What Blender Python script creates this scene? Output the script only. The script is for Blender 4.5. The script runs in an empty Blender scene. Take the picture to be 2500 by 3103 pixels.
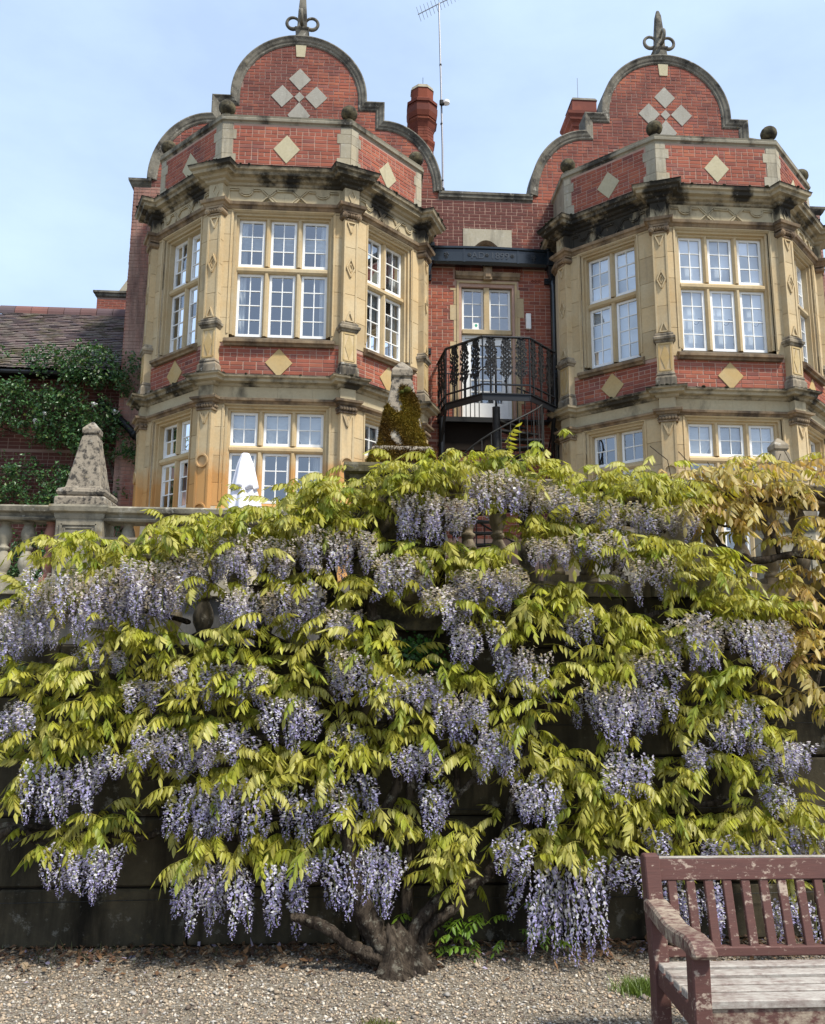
import bpy, bmesh, math, random
import numpy as np
from mathutils import Vector, Matrix

random.seed(7)
rng = np.random.default_rng(11)
scene = bpy.context.scene
col = scene.collection
R = math.radians
PI = math.pi

# ------------------------------------------------------------------ camera
YAW, PITCH, ROLL = 0.06502, 0.18237, 0.00636
cam_data = bpy.data.cameras.new('camera')
cam_data.sensor_fit = 'HORIZONTAL'
cam_data.sensor_width = 36.0
cam_data.lens = 36.0 * 2600.0 / 2500.0
cam_data.clip_start = 0.05
cam_data.clip_end = 2000.0
cam = bpy.data.objects.new('camera', cam_data)
col.objects.link(cam)
_r0 = Vector((math.cos(YAW), -math.sin(YAW), 0))
_f = Vector((math.sin(YAW) * math.cos(PITCH), math.cos(YAW) * math.cos(PITCH), math.sin(PITCH)))
_u0 = Vector((-math.sin(YAW) * math.sin(PITCH), -math.cos(YAW) * math.sin(PITCH), math.cos(PITCH)))
_r = _r0 * math.cos(ROLL) + _u0 * math.sin(ROLL)
_u = _u0 * math.cos(ROLL) - _r0 * math.sin(ROLL)
cam.matrix_world = Matrix(((_r.x, _u.x, -_f.x, 1.4032), (_r.y, _u.y, -_f.y, -14.3857), (_r.z, _u.z, -_f.z, 1.65), (0, 0, 0, 1)))
scene.camera = cam

# ------------------------------------------------------------------ sun, sky, exposure
SUN_DIR = Vector((0.50, -0.52, 1.0)).normalized()          # towards the sun
sun_el = math.asin(SUN_DIR.z)
sun_az = math.atan2(SUN_DIR.x, SUN_DIR.y)
sd = bpy.data.lights.new('sun', 'SUN')
sd.energy = 3.7
sd.angle = R(6.0)
sd.color = (1.0, 0.95, 0.86)
sun = bpy.data.objects.new('sun', sd)
col.objects.link(sun)
sun.rotation_euler = SUN_DIR.to_track_quat('Z', 'Y').to_euler()

world = bpy.data.worlds.new('World')
scene.world = world
world.use_nodes = True
wn, wl = world.node_tree.nodes, world.node_tree.links
wn.clear()
w_out = wn.new('ShaderNodeOutputWorld')
w_bg = wn.new('ShaderNodeBackground')
w_sky = wn.new('ShaderNodeTexSky')
w_sky.sky_type = 'NISHITA'
w_sky.sun_disc = False
w_sky.sun_elevation = sun_el
w_sky.sun_rotation = sun_az
w_sky.dust_density = 2.0
w_sky.air_density = 1.0
w_sky.ozone_density = 1.6
w_tc = wn.new('ShaderNodeTexCoord')
w_map = wn.new('ShaderNodeMapping')
w_map.inputs['Scale'].default_value = (1.2, 1.2, 2.6)
w_no = wn.new('ShaderNodeTexNoise')
w_no.inputs['Scale'].default_value = 2.2
w_no.inputs['Detail'].default_value = 7
w_no.inputs['Roughness'].default_value = 0.55
w_ramp = wn.new('ShaderNodeValToRGB')
w_ramp.color_ramp.elements[0].position = 0.36
w_ramp.color_ramp.elements[0].color = (0.52, 0.52, 0.52, 1)
w_ramp.color_ramp.elements[1].position = 0.72
w_ramp.color_ramp.elements[1].color = (0.80, 0.80, 0.80, 1)
w_mix = wn.new('ShaderNodeMix')
w_mix.data_type = 'RGBA'
w_mix.inputs['B'].default_value = (4.6, 5.85, 7.8, 1)        # thin bright high cloud, same units as the sky
wl.new(w_tc.outputs['Generated'], w_map.inputs['Vector'])
wl.new(w_map.outputs['Vector'], w_no.inputs['Vector'])
wl.new(w_no.outputs['Fac'], w_ramp.inputs['Fac'])
wl.new(w_ramp.outputs['Color'], w_mix.inputs['Factor'])
wl.new(w_sky.outputs['Color'], w_mix.inputs['A'])
wl.new(w_mix.outputs['Result'], w_bg.inputs['Color'])
w_bg.inputs['Strength'].default_value = 0.125
wl.new(w_bg.outputs['Background'], w_out.inputs['Surface'])

vs = scene.view_settings
vs.view_transform = 'Standard'
vs.look = 'None'
vs.exposure = 0.62
vs.gamma = 1.0
vs.use_curve_mapping = False
scene.render.resolution_x = 825
scene.render.resolution_y = 1024
scene.cycles.max_bounces = 6
scene.cycles.diffuse_bounces = 3
scene.cycles.glossy_bounces = 3
scene.cycles.transmission_bounces = 4
scene.cycles.transparent_max_bounces = 8

# ------------------------------------------------------------------ helpers
class MB:
    """collects shapes; build() links them as one mesh object"""
    def __init__(self):
        self.v, self.f, self.t = [], [], []

    def add(self, verts, faces, tint=None):
        b = len(self.v)
        self.v.extend([tuple(p) for p in verts])
        self.f.extend([tuple(i + b for i in q) for q in faces])
        self.t.extend([tint if tint is not None else 0.0] * len(faces))
        return self

    def hexa(self, p):
        # 8 corners: bottom 0-3 ccw, top 4-7
        return self.add(p, [(3, 2, 1, 0), (4, 5, 6, 7), (0, 1, 5, 4), (1, 2, 6, 5), (2, 3, 7, 6), (3, 0, 4, 7)])

    def box(self, x0, x1, y0, y1, z0, z1):
        return self.hexa([(x0, y0, z0), (x1, y0, z0), (x1, y1, z0), (x0, y1, z0),
                          (x0, y0, z1), (x1, y0, z1), (x1, y1, z1), (x0, y1, z1)])

    def prism(self, poly, fn0, fn1):
        """poly: list of 2d points, fn0/fn1 map a 2d point to 3d on the two caps"""
        n = len(poly)
        v = [fn0(p) for p in poly] + [fn1(p) for p in poly]
        f = [tuple(range(n - 1, -1, -1)), tuple(range(n, 2 * n))]
        f += [(i, (i + 1) % n, n + (i + 1) % n, n + i) for i in range(n)]
        return self.add(v, f)

    def strip(self, rings, closed_ring=False, caps=True):
        """rings: list of lists of 3d points with equal length"""
        n = len(rings[0]); v = [p for r in rings for p in r]; f = []
        for i in range(len(rings) - 1):
            for j in range(n if closed_ring else n - 1):
                k = (j + 1) % n
                f.append((i * n + j, i * n + k, (i + 1) * n + k, (i + 1) * n + j))
        if caps:
            f.append(tuple(range(n - 1, -1, -1)))
            m = (len(rings) - 1) * n
            f.append(tuple(range(m, m + n)))
        return self.add(v, f)

    def tube(self, pts, rad, n=8, caps=True):
        pts = [Vector(p) for p in pts]
        if not hasattr(rad, '__len__'): rad = [rad] * len(pts)
        rings, ref = [], None
        for i, p in enumerate(pts):
            t = (pts[min(i + 1, len(pts) - 1)] - pts[max(i - 1, 0)]).normalized()
            if ref is None:
                ref = Vector((0, 0, 1)) if abs(t.z) < .9 else Vector((1, 0, 0))
            a = (ref - t * ref.dot(t)).normalized(); b = t.cross(a); ref = a
            rings.append([p + (a * math.cos(2 * PI * k / n) + b * math.sin(2 * PI * k / n)) * rad[i] for k in range(n)])
        return self.strip(rings, True, caps)

    def lathe(self, prof, n=16, o=(0, 0, 0), square=False, rot=0.0):
        rings = []
        for r, z in prof:
            ring = []
            for k in range(n):
                a = 2 * PI * (k + .5) / n + rot
                rr = r / math.cos(PI / n) if square else r
                ring.append((o[0] + rr * math.cos(a), o[1] + rr * math.sin(a), o[2] + z))
            rings.append(ring)
        return self.strip(rings, True, True)

    def sphere(self, c, r, n=12, m=8, sz=1.0):
        rings = [[(c[0] + r * math.sin(PI * i / m) * math.cos(2 * PI * k / n), c[1] + r * math.sin(PI * i / m) * math.sin(2 * PI * k / n),
                   c[2] - sz * r * math.cos(PI * i / m)) for k in range(n)] for i in range(1, m)]
        return self.strip(rings, True, True)

    def build(self, name, mat, parent=None, smooth=False, bevel=0.0):
        me = bpy.data.meshes.new(name)
        me.from_pydata(self.v, [], self.f)
        if any(self.t):
            at = me.attributes.new('tint', 'FLOAT', 'FACE')
            at.data.foreach_set('value', self.t)
        me.materials.append(mat)
        if smooth:
            me.polygons.foreach_set('use_smooth', [True] * len(me.polygons))
        o = bpy.data.objects.new(name, me)
        col.objects.link(o)
        if parent is not None: set_parent(o, parent)
        bm = bmesh.new(); bm.from_mesh(me)
        bmesh.ops.recalc_face_normals(bm, faces=bm.faces)
        if bevel:
            bmesh.ops.remove_doubles(bm, verts=bm.verts, dist=1e-5)
            es = [e for e in bm.edges if len(e.link_faces) == 2 and e.calc_face_angle(0) > .5]
            bmesh.ops.bevel(bm, geom=es, offset=bevel, segments=1, affect='EDGES', clamp_overlap=True)
        bm.to_mesh(me); bm.free()
        return o


def np_mesh(name, v, f, mat, parent=None, vcol=None, smooth=False):
    """fast mesh from numpy: v (N,3), f (M,3 or 4)"""
    me = bpy.data.meshes.new(name)
    nv, nf, k = len(v), len(f), f.shape[1]
    me.vertices.add(nv); me.vertices.foreach_set('co', np.ascontiguousarray(v, np.float32).ravel())
    me.loops.add(nf * k); me.loops.foreach_set('vertex_index', np.ascontiguousarray(f, np.int32).ravel())
    me.polygons.add(nf)
    me.polygons.foreach_set('loop_start', np.arange(0, nf * k, k, dtype=np.int32))
    me.polygons.foreach_set('loop_total', np.full(nf, k, np.int32))
    if smooth: me.polygons.foreach_set('use_smooth', np.ones(nf, bool))
    me.update(calc_edges=True)
    if vcol is not None:
        at = me.color_attributes.new('tone', 'FLOAT_COLOR', 'POINT')
        c = np.ones((nv, 4), np.float32); c[:, :3] = vcol
        at.data.foreach_set('color', c.ravel())
    me.materials.append(mat)
    o = bpy.data.objects.new(name, me); col.objects.link(o)
    if parent is not None: set_parent(o, parent)
    return o


ROOT = {}

def set_parent(o, parent):
    o.parent = parent
    if parent.name in ROOT:
        o.matrix_parent_inverse = Matrix.Translation(-ROOT[parent.name])


def empty(name, loc=(0, 0, 0)):
    o = bpy.data.objects.new(name, None); col.objects.link(o); o.location = loc
    ROOT[o.name] = Vector(loc)
    o.empty_display_size = .1
    return o


def tag(o, label=None, cat=None, group=None, kind=None):
    if label: o['label'] = label
    if cat: o['category'] = cat
    if group: o['group'] = group
    if kind: o['kind'] = kind
    return o


def copy_of(o, parent=None, loc=None, rot=None):
    c = o.copy(); col.objects.link(c)
    c.parent = parent
    if loc is not None: c.location = loc
    if rot is not None: c.rotation_euler = rot
    return c


def copy_tree(o, parent=None):
    kids = list(o.children)
    c = o.copy(); col.objects.link(c); c.parent = parent
    for k in kids: copy_tree(k, c)
    return c


# ------------------------------------------------------------------ materials
class NT:
    def __init__(self, name):
        self.m = bpy.data.materials.new(name); self.m.use_nodes = True
        self.n, self.l = self.m.node_tree.nodes, self.m.node_tree.links
        self.bsdf = self.n['Principled BSDF']; self.out = self.n['Material Output']
        self._pos = None

    def pos(self):
        if self._pos is None: self._pos = self.n.new('ShaderNodeNewGeometry').outputs['Position']
        return self._pos

    def mapped(self, scale=(1, 1, 1), src=None):
        m = self.n.new('ShaderNodeMapping'); m.inputs['Scale'].default_value = scale
        self.l.new(src or self.pos(), m.inputs['Vector']); return m.outputs['Vector']

    def noise(self, scale, detail=5, rough=.6, vec=None, dist=0):
        t = self.n.new('ShaderNodeTexNoise')
        t.inputs['Scale'].default_value = scale; t.inputs['Detail'].default_value = detail
        t.inputs['Roughness'].default_value = rough; t.inputs['Distortion'].default_value = dist
        self.l.new(vec or self.pos(), t.inputs['Vector']); return t.outputs['Fac']

    def voro(self, scale, vec=None, out='Distance'):
        t = self.n.new('ShaderNodeTexVoronoi'); t.inputs['Scale'].default_value = scale
        self.l.new(vec or self.pos(), t.inputs['Vector']); return t.outputs[out]

    def ramp(self, fac, *stops):
        r = self.n.new('ShaderNodeValToRGB'); e = r.color_ramp.elements
        while len(e) < len(stops): e.new(.5)
        for el, (p, c) in zip(e, stops):
            el.position = p
            el.color = (c, c, c, 1) if not hasattr(c, '__len__') else (*c, 1)
        self.l.new(fac, r.inputs['Fac']); return r.outputs['Color']

    def mix(self, fac, a, b, mode='MIX'):
        m = self.n.new('ShaderNodeMix'); m.data_type = 'RGBA'; m.blend_type = mode
        for s, v in (('Factor', fac), ('A', a), ('B', b)):
            if hasattr(v, 'is_output'): self.l.new(v, m.inputs[s])
            elif s == 'Factor': m.inputs[s].default_value = v
            else: m.inputs[s].default_value = (*v, 1)
        return m.outputs['Result']

    def math(self, op, a, b=None, clamp=False):
        m = self.n.new('ShaderNodeMath'); m.operation = op; m.use_clamp = clamp
        for i, v in enumerate((a, b)):
            if v is None: continue
            if hasattr(v, 'is_output'): self.l.new(v, m.inputs[i])
            else: m.inputs[i].default_value = v
        return m.outputs[0]

    def zpos(self, axis='Z'):
        s = self.n.new('ShaderNodeSeparateXYZ'); self.l.new(self.pos(), s.inputs[0]); return s.outputs[axis]

    def attr(self, name, out='Fac'):
        a = self.n.new('ShaderNodeAttribute'); a.attribute_name = name; return a.outputs[out]

    def rand(self):
        return self.n.new('ShaderNodeObjectInfo').outputs['Random']

    def bump(self, h, strength=.3, dist=.01):
        b = self.n.new('ShaderNodeBump'); b.inputs['Strength'].default_value = strength; b.inputs['Distance'].default_value = dist
        self.l.new(h, b.inputs['Height']); self.l.new(b.outputs['Normal'], self.bsdf.inputs['Normal']); return self

    def done(self, colr, rough=.85, spec=.25, metal=0):
        if hasattr(colr, 'is_output'): self.l.new(colr, self.bsdf.inputs['Base Color'])
        else: self.bsdf.inputs['Base Color'].default_value = (*colr, 1)
        if hasattr(rough, 'is_output'): self.l.new(rough, self.bsdf.inputs['Roughness'])
        else: self.bsdf.inputs['Roughness'].default_value = rough
        self.bsdf.inputs['Specular IOR Level'].default_value = spec
        self.bsdf.inputs['Metallic'].default_value = metal
        return self.m


M = {}

def stone_mat(name, base, warm, soot, soot_lo, soot_hi, lichen=.0, warm_z=None, streak=True, bumps=.25, ledge=0, spec=.15, smap=(3.2, 3.2, .55), stains=None, edge=None, sscale=2.4, vary=0):
    t = NT(name)
    n1 = t.noise(1.7, 6, .62)
    c = t.mix(t.ramp(n1, (.35, 0.0), (.68, 1.0)), base, warm)
    n2 = t.noise(22, 4, .6)
    c = t.mix(t.math('MULTIPLY', t.ramp(n2, (.4, 0.), (.75, 1.)), .35), c, tuple(x * .62 for x in base))
    if warm_z:
        z = t.math('ADD', t.zpos(), t.math('MULTIPLY', t.noise(3.0, 5), .9))
        k = t.ramp(t.math('MULTIPLY', t.math('SUBTRACT', warm_z + .75, z), 1.4, True), (0.0, 0.0), (.55, 1.0))
        k = t.math('MULTIPLY', k, t.math('MULTIPLY', t.math('SUBTRACT', 4.6, t.zpos('X')), 2.0, True))
        c = t.mix(t.math('MULTIPLY', k, .85), c, (0.46, 0.235, 0.075))
    st = t.noise(1.0, 6, .65, t.mapped(smap)) if streak else t.noise(sscale, 7, .7)
    k = t.ramp(st, (soot_lo, 0.0), (soot_hi, 1.0))
    c = t.mix(t.math('MULTIPLY', k, .92), c, soot)
    if ledge:
        sn = t.n.new('ShaderNodeSeparateXYZ'); t.l.new(t.n.new('ShaderNodeNewGeometry').outputs['Normal'], sn.inputs[0])
        k = t.ramp(t.math('ADD', sn.outputs['Z'], t.math('MULTIPLY', t.noise(7, 5), .6)), (.42, 0.), (.62, 1.))
        c = t.mix(t.math('MULTIPLY', k, ledge), c, (.020, .020, .015))
    if vary:
        c = t.mix(1.0, c, t.ramp(t.rand(), (0, (.86, .84, .82)), (.5, (1, 1, 1)), (1, (1.10, 1.06, 1.0))), 'MULTIPLY')
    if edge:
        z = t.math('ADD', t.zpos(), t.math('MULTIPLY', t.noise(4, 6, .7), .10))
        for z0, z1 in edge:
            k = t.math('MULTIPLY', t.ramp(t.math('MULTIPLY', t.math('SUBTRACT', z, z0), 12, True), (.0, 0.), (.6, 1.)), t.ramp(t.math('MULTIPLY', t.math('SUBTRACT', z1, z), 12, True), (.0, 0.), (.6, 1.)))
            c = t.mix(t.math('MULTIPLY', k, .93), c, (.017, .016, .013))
    if stains:
        for (sx, sy, sz, sr) in stains:                 # old water stains below the gutters
            vm = t.n.new('ShaderNodeVectorMath'); vm.operation = 'DISTANCE'; t.l.new(t.mapped((1, 1, 1)), vm.inputs[0]); vm.inputs[1].default_value = (sx, sy, sz)
            d = t.math('ADD', t.math('DIVIDE', vm.outputs['Value'], sr), t.math('MULTIPLY', t.math('SUBTRACT', t.noise(2.2, 7, .72, t.mapped((1.6, 1.6, .8))), .5), 2.0))
            c = t.mix(t.math('MULTIPLY', t.ramp(d, (.55, 1.), (1.0, 0.)), .94), c, (.016, .016, .016))
    if lichen:
        v = t.noise(9, 6, .75)
        c = t.mix(t.math('MULTIPLY', t.ramp(v, (.58, 0.), (.66, 1.)), lichen), c, (.46, .44, .38))
        v = t.noise(6.5, 5, .7, t.mapped((1, 1, 1.3)))
        c = t.mix(t.math('MULTIPLY', t.ramp(v, (.60, 0.), (.68, 1.)), lichen * .6), c, (.22, .16, .05))
    t.bump(t.noise(45, 6, .7), bumps, .006)
    return t.done(c, .92, spec)

STAINS = [(6.25, .35, 10.15, .62), (5.6, .95, 10.1, .5), (6.82, -.25, 10.15, .34), (9.2, -.25, 10.12, .30), (.13, -.35, 10.16, .22), (1.75, .3, 10.1, .34), (2.6, 1.1, 10.15, .3), (-1.6, .2, 10.2, .28), (-2.6, 1.2, 10.2, .35), (8.35, -.4, 10.25, .25)]
M['bay_stone'] = stone_mat('bay_stone', (.50, .408, .258), (.47, .345, .185), (.19, .165, .125), .56, .84, warm_z=4.95, vary=1)
M['joint'] = stone_mat('joint', (.56, .49, .36), (.52, .44, .3), (.3, .26, .2), .6, .9)
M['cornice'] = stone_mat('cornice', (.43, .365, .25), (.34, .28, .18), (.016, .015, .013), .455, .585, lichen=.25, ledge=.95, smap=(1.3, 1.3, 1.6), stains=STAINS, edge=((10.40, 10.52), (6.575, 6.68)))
M['moulding'] = stone_mat('moulding', (.34, .26, .165), (.25, .165, .10), (.055, .042, .034), .40, .66, lichen=.1, ledge=.6)
M['frieze'] = stone_mat('frieze', (.47, .40, .26), (.42, .335, .205), (.028, .026, .023), .55, .70, smap=(1.2, 1.2, .5), stains=STAINS)
M['coping'] = stone_mat('coping', (.165, .15, .12), (.21, .195, .155), (.022, .021, .020), .44, .64, lichen=.55, streak=False)
M['parapet_coping'] = stone_mat('parapet_coping', (.36, .33, .25), (.29, .26, .195), (.03, .029, .027), .48, .62, lichen=.4, smap=(1.6, 1.6, .9))
M['gable_diamond'] = stone_mat('gable_diamond', (.33, .315, .27), (.29, .27, .225), (.16, .15, .13), .58, .8, lichen=.4)
M['quoin'] = stone_mat('quoin', (.40, .365, .28), (.34, .30, .215), (.12, .11, .09), .50, .74, lichen=.5, vary=1)
M['diamond'] = stone_mat('diamond', (.47, .42, .28), (.42, .37, .24), (.25, .21, .14), .62, .9, lichen=.3)
M['diamond_warm'] = stone_mat('diamond_warm', (.47, .36, .19), (.45, .30, .12), (.28, .2, .1), .62, .9)
M['pedestal_dark'] = stone_mat('pedestal_dark', (.33, .28, .2), (.25, .2, .14), (.03, .028, .025), .42, .62, lichen=.6)
M['terrace_stone'] = stone_mat('terrace_stone', (.33, .30, .225), (.26, .225, .165), (.04, .038, .033), .43, .63, lichen=.7, streak=False)
M['obelisk_stone'] = stone_mat('obelisk_stone', (.31, .265, .20), (.22, .185, .14), (.030, .028, .026), .47, .60, lichen=.5, streak=False, bumps=.8, sscale=20)
M['mossy_stone'] = stone_mat('mossy_stone', (.10, .09, .06), (.15, .12, .06), (.020, .018, .014), .40, .60, lichen=.2, streak=False, sscale=6, bumps=.8)
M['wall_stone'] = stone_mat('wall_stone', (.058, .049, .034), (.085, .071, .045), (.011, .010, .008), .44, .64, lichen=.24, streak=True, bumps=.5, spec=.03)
M['back_wall_stone'] = stone_mat('back_wall_stone', (.10, .096, .09), (.13, .122, .11), (.025, .025, .023), .42, .66, lichen=.4)


def brick_mat(name, soot_amt, dark, mul=1.0):
    t = NT(name)
    r = t.math('FRACT', t.math('ADD', t.rand(), t.attr('tint')))
    c = t.ramp(r, (0.0, (.22, .074, .052)), (.22, (.375, .115, .066)), (.5, (.315, .100, .067)), (.75, (.42, .145, .080)), (.92, (.30, .118, .092)), (1.0, (.15, .060, .050)))
    c = t.mix(t.math('MULTIPLY', t.noise(30, 4), .35), c, (.22, .06, .04), 'MIX')
    big = t.noise(1.1, 6, .62, t.mapped((1, 1, .8)))
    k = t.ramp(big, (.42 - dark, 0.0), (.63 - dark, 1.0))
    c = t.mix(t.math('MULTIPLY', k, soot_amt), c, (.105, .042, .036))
    bl = t.noise(2.3, 7, .7)
    c = t.mix(t.math('MULTIPLY', t.ramp(bl, (.60, 0.), (.75, 1.)), .30), c, (.44, .31, .25))      # pale salt bloom
    if mul != 1: c = t.mix(1.0, c, (mul, mul * .9, mul * .85), 'MULTIPLY')
    t.bump(t.noise(60, 5, .7), .3, .004)
    return t.done(c, .9, .2)

M['brick'] = brick_mat('brick', .45, .0)
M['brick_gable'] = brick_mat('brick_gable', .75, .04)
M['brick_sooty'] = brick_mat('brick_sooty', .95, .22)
def washed():
    t = NT('brick_washed'); r = t.math('FRACT', t.math('ADD', t.rand(), t.attr('tint')))
    c = t.ramp(r, (0, (.21, .085, .065)), (.5, (.30, .125, .09)), (1, (.25, .10, .08)))
    c = t.mix(t.ramp(t.noise(1.3, 6, .65, t.mapped((2, 2, .35))), (.40, 0.), (.66, .8)), c, (.36, .26, .21))
    c = t.mix(t.ramp(t.noise(1.0, 6, .65, t.mapped((2.6, 2.6, .4))), (.54, 0.), (.70, .9)), c, (.07, .045, .042))
    t.bump(t.noise(60, 5, .7), .3, .004); return t.done(c, .9, .2)
M['brick_washed'] = washed()
M['brick_chimney'] = brick_mat('brick_chimney', .7, .02, .55)
M['brick_wing'] = brick_mat('brick_wing', .8, .12)
def mortar_mat(name, c):
    t = NT(name); k = t.noise(8, 5)
    return t.done(t.mix(k, c, tuple(x * .6 for x in c)), .95, .1)
M['mortar'] = mortar_mat('mortar', (.50, .33, .255))
M['mortar_dark'] = mortar_mat('mortar_dark', (.33, .22, .18))


def plain(name, c, rough=.5, spec=.4, metal=0, var=.15, scale=9):
    t = NT(name)
    k = t.ramp(t.noise(scale, 5), (.35, 0.), (.7, 1.))
    return t.done(t.mix(t.math('MULTIPLY', k, 1.0), c, tuple(x * (1 - var) for x in c)), rough, spec, metal)

M['white_paint'] = plain('white_paint', (.80, .80, .77), .45, .4, var=.08)
M['iron'] = plain('iron', (.008, .009, .011), .45, .35, var=.4, scale=30)
M['iron_rough'] = plain('iron_rough', (.012, .012, .012), .6, .25, var=.5, scale=30)
M['old_iron'] = plain('old_iron', (.035, .035, .032), .65, .25, var=.6, scale=40)
M['gutter_iron'] = plain('gutter_iron', (.010, .016, .022), .25, .6, var=.4, scale=6)
M['room'] = plain('room', (.16, .15, .135), .9, .1)
M['room_pale'] = plain('room_pale', (.62, .60, .56), .9, .1)
M['fabric'] = plain('fabric', (.72, .71, .68), .9, .1, var=.12, scale=5)
M['blind'] = plain('blind', (.82, .83, .84), .9, .1, var=.05, scale=3)
M['canvas'] = plain('canvas', (.70, .69, .73), .9, .1, var=.08, scale=14)
M['metal_pole'] = plain('metal_pole', (.30, .30, .31), .45, .5, .6, var=.3, scale=40)
M['dark_slot'] = plain('dark_slot', (.02, .015, .012), .9, .1)
M['sign_green'] = plain('sign_green', (.05, .35, .22), .5, .3)
M['lead'] = plain('lead', (.17, .18, .19), .7, .3)

def glass_mat():
    t = NT('glass')
    n, l = t.n, t.l
    gl = n.new('ShaderNodeBsdfGlossy'); gl.inputs['Roughness'].default_value = .015
    gl.inputs['Color'].default_value = (.95, .97, 1, 1)
    tr = n.new('ShaderNodeBsdfTransparent'); tr.inputs['Color'].default_value = (.82, .86, .88, 1)
    fr = n.new('ShaderNodeFresnel'); fr.inputs['IOR'].default_value = 1.5
    b = n.new('ShaderNodeBump'); b.inputs['Strength'].default_value = .015; b.inputs['Distance'].default_value = .004
    l.new(t.noise(5.0, 2), b.inputs['Height']); l.new(b.outputs['Normal'], gl.inputs['Normal'])
    k = t.math('ADD', t.math('MULTIPLY', fr.outputs[0], 1.9), .15, True)
    mx = n.new('ShaderNodeMixShader'); l.new(k, mx.inputs[0]); l.new(tr.outputs[0], mx.inputs[1]); l.new(gl.outputs[0], mx.inputs[2])
    l.new(mx.outputs[0], t.out.inputs['Surface'])
    return t.m
M['glass'] = glass_mat()

def moss_mat(name, a, b):
    t = NT(name); k = t.noise(14, 5, .7)
    t.bump(t.noise(120, 4, .8), .8, .01)
    return t.done(t.mix(t.ramp(k, (.35, 0.), (.65, 1.)), a, b), .95, .1)
M['dark_moss'] = moss_mat('dark_moss', (.012, .012, .010), (.035, .034, .018))

# wisteria layout measured on the wall, world metres (x, z)
CLUSTERS = [(2.07, 2.38, 2.91, 2.63), (1.60, 2.10, 2.75, 2.44), (2.39, 2.69, 2.84, 2.60), (2.67, 2.90, 2.77, 2.54), (2.90, 3.08, 2.73, 2.43), (3.09, 3.49, 2.70, 2.49), (1.05, 1.49, 2.53, 2.24), (0.57, 1.03, 2.42, 2.13), (0.33, 0.60, 2.35, 2.08), (-0.06, 0.36, 2.23, 1.89), (-0.47, 0.19, 2.20, 1.86), (-0.70, -0.48, 1.97, 1.59), (1.52, 1.83, 2.31, 2.01), (2.02, 2.40, 2.26, 2.07), (2.47, 3.04, 2.45, 2.24), (3.04, 3.33, 2.33, 2.07), (0.62, 0.91, 2.10, 1.87), (0.94, 1.17, 2.13, 1.83), (1.83, 2.09, 2.14, 1.87), (2.14, 2.40, 2.23, 1.97), (1.23, 1.44, 1.99, 1.83), (1.99, 2.28, 1.94, 1.62), (2.28, 2.57, 1.77, 1.44), (2.67, 2.87, 2.03, 1.77), (3.30, 3.67, 1.98, 1.63), (3.69, 4.04, 1.95, 1.61), (1.24, 1.47, 1.76, 1.40), (1.50, 1.70, 1.59, 1.34), (1.73, 1.90, 1.62, 1.37), (-0.22, 0.04, 1.75, 1.61), (0.34, 0.88, 1.67, 1.42), (-0.60, -0.43, 1.44, 1.20), (0.10, 0.25, 1.56, 1.39), (1.90, 2.16, 1.51, 1.20), (2.13, 2.39, 1.32, 0.96), (2.76, 3.29, 1.57, 1.18), (3.11, 3.31, 1.77, 1.54), (0.92, 1.19, 1.48, 1.18), (1.29, 1.45, 1.31, 1.12), (1.63, 1.95, 1.20, 0.96), (0.17, 0.43, 1.31, 1.04), (0.42, 0.65, 1.23, 1.02), (0.64, 0.81, 1.31, 1.10), (-0.03, 0.16, 1.20, 1.02), (2.87, 3.16, 1.18, 0.87), (3.35, 3.52, 1.23, 1.01), (3.54, 3.82, 1.46, 1.12), (3.83, 4.14, 1.23, 0.98), (-0.43, -0.01, 1.12, 0.76), (1.23, 1.53, 1.06, 0.69), (0.97, 1.20, 0.96, 0.64), (1.82, 1.97, 0.96, 0.69), (2.33, 2.64, 1.04, 0.72), (0.37, 0.90, 0.99, 0.62), (3.84, 3.98, 0.98, 0.79), (3.97, 4.16, 0.76, 0.46), (-0.27, 0.12, 0.65, 0.37), (0.40, 0.84, 0.55, 0.16), (0.90, 1.14, 0.57, 0.14), (1.13, 1.20, 0.59, 0.46), (1.24, 1.71, 0.64, 0.23), (2.24, 2.40, 0.73, 0.43), (2.38, 2.79, 0.53, -0.00), (2.80, 3.06, 0.58, 0.32), (3.13, 3.26, 0.74, 0.58), (3.44, 3.63, 0.68, 0.49), (3.73, 3.90, 0.66, 0.52), (3.24, 3.38, 0.44, 0.16), (3.46, 3.52, 0.42, 0.08), (3.83, 4.07, 0.36, 0.07), ]
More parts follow.
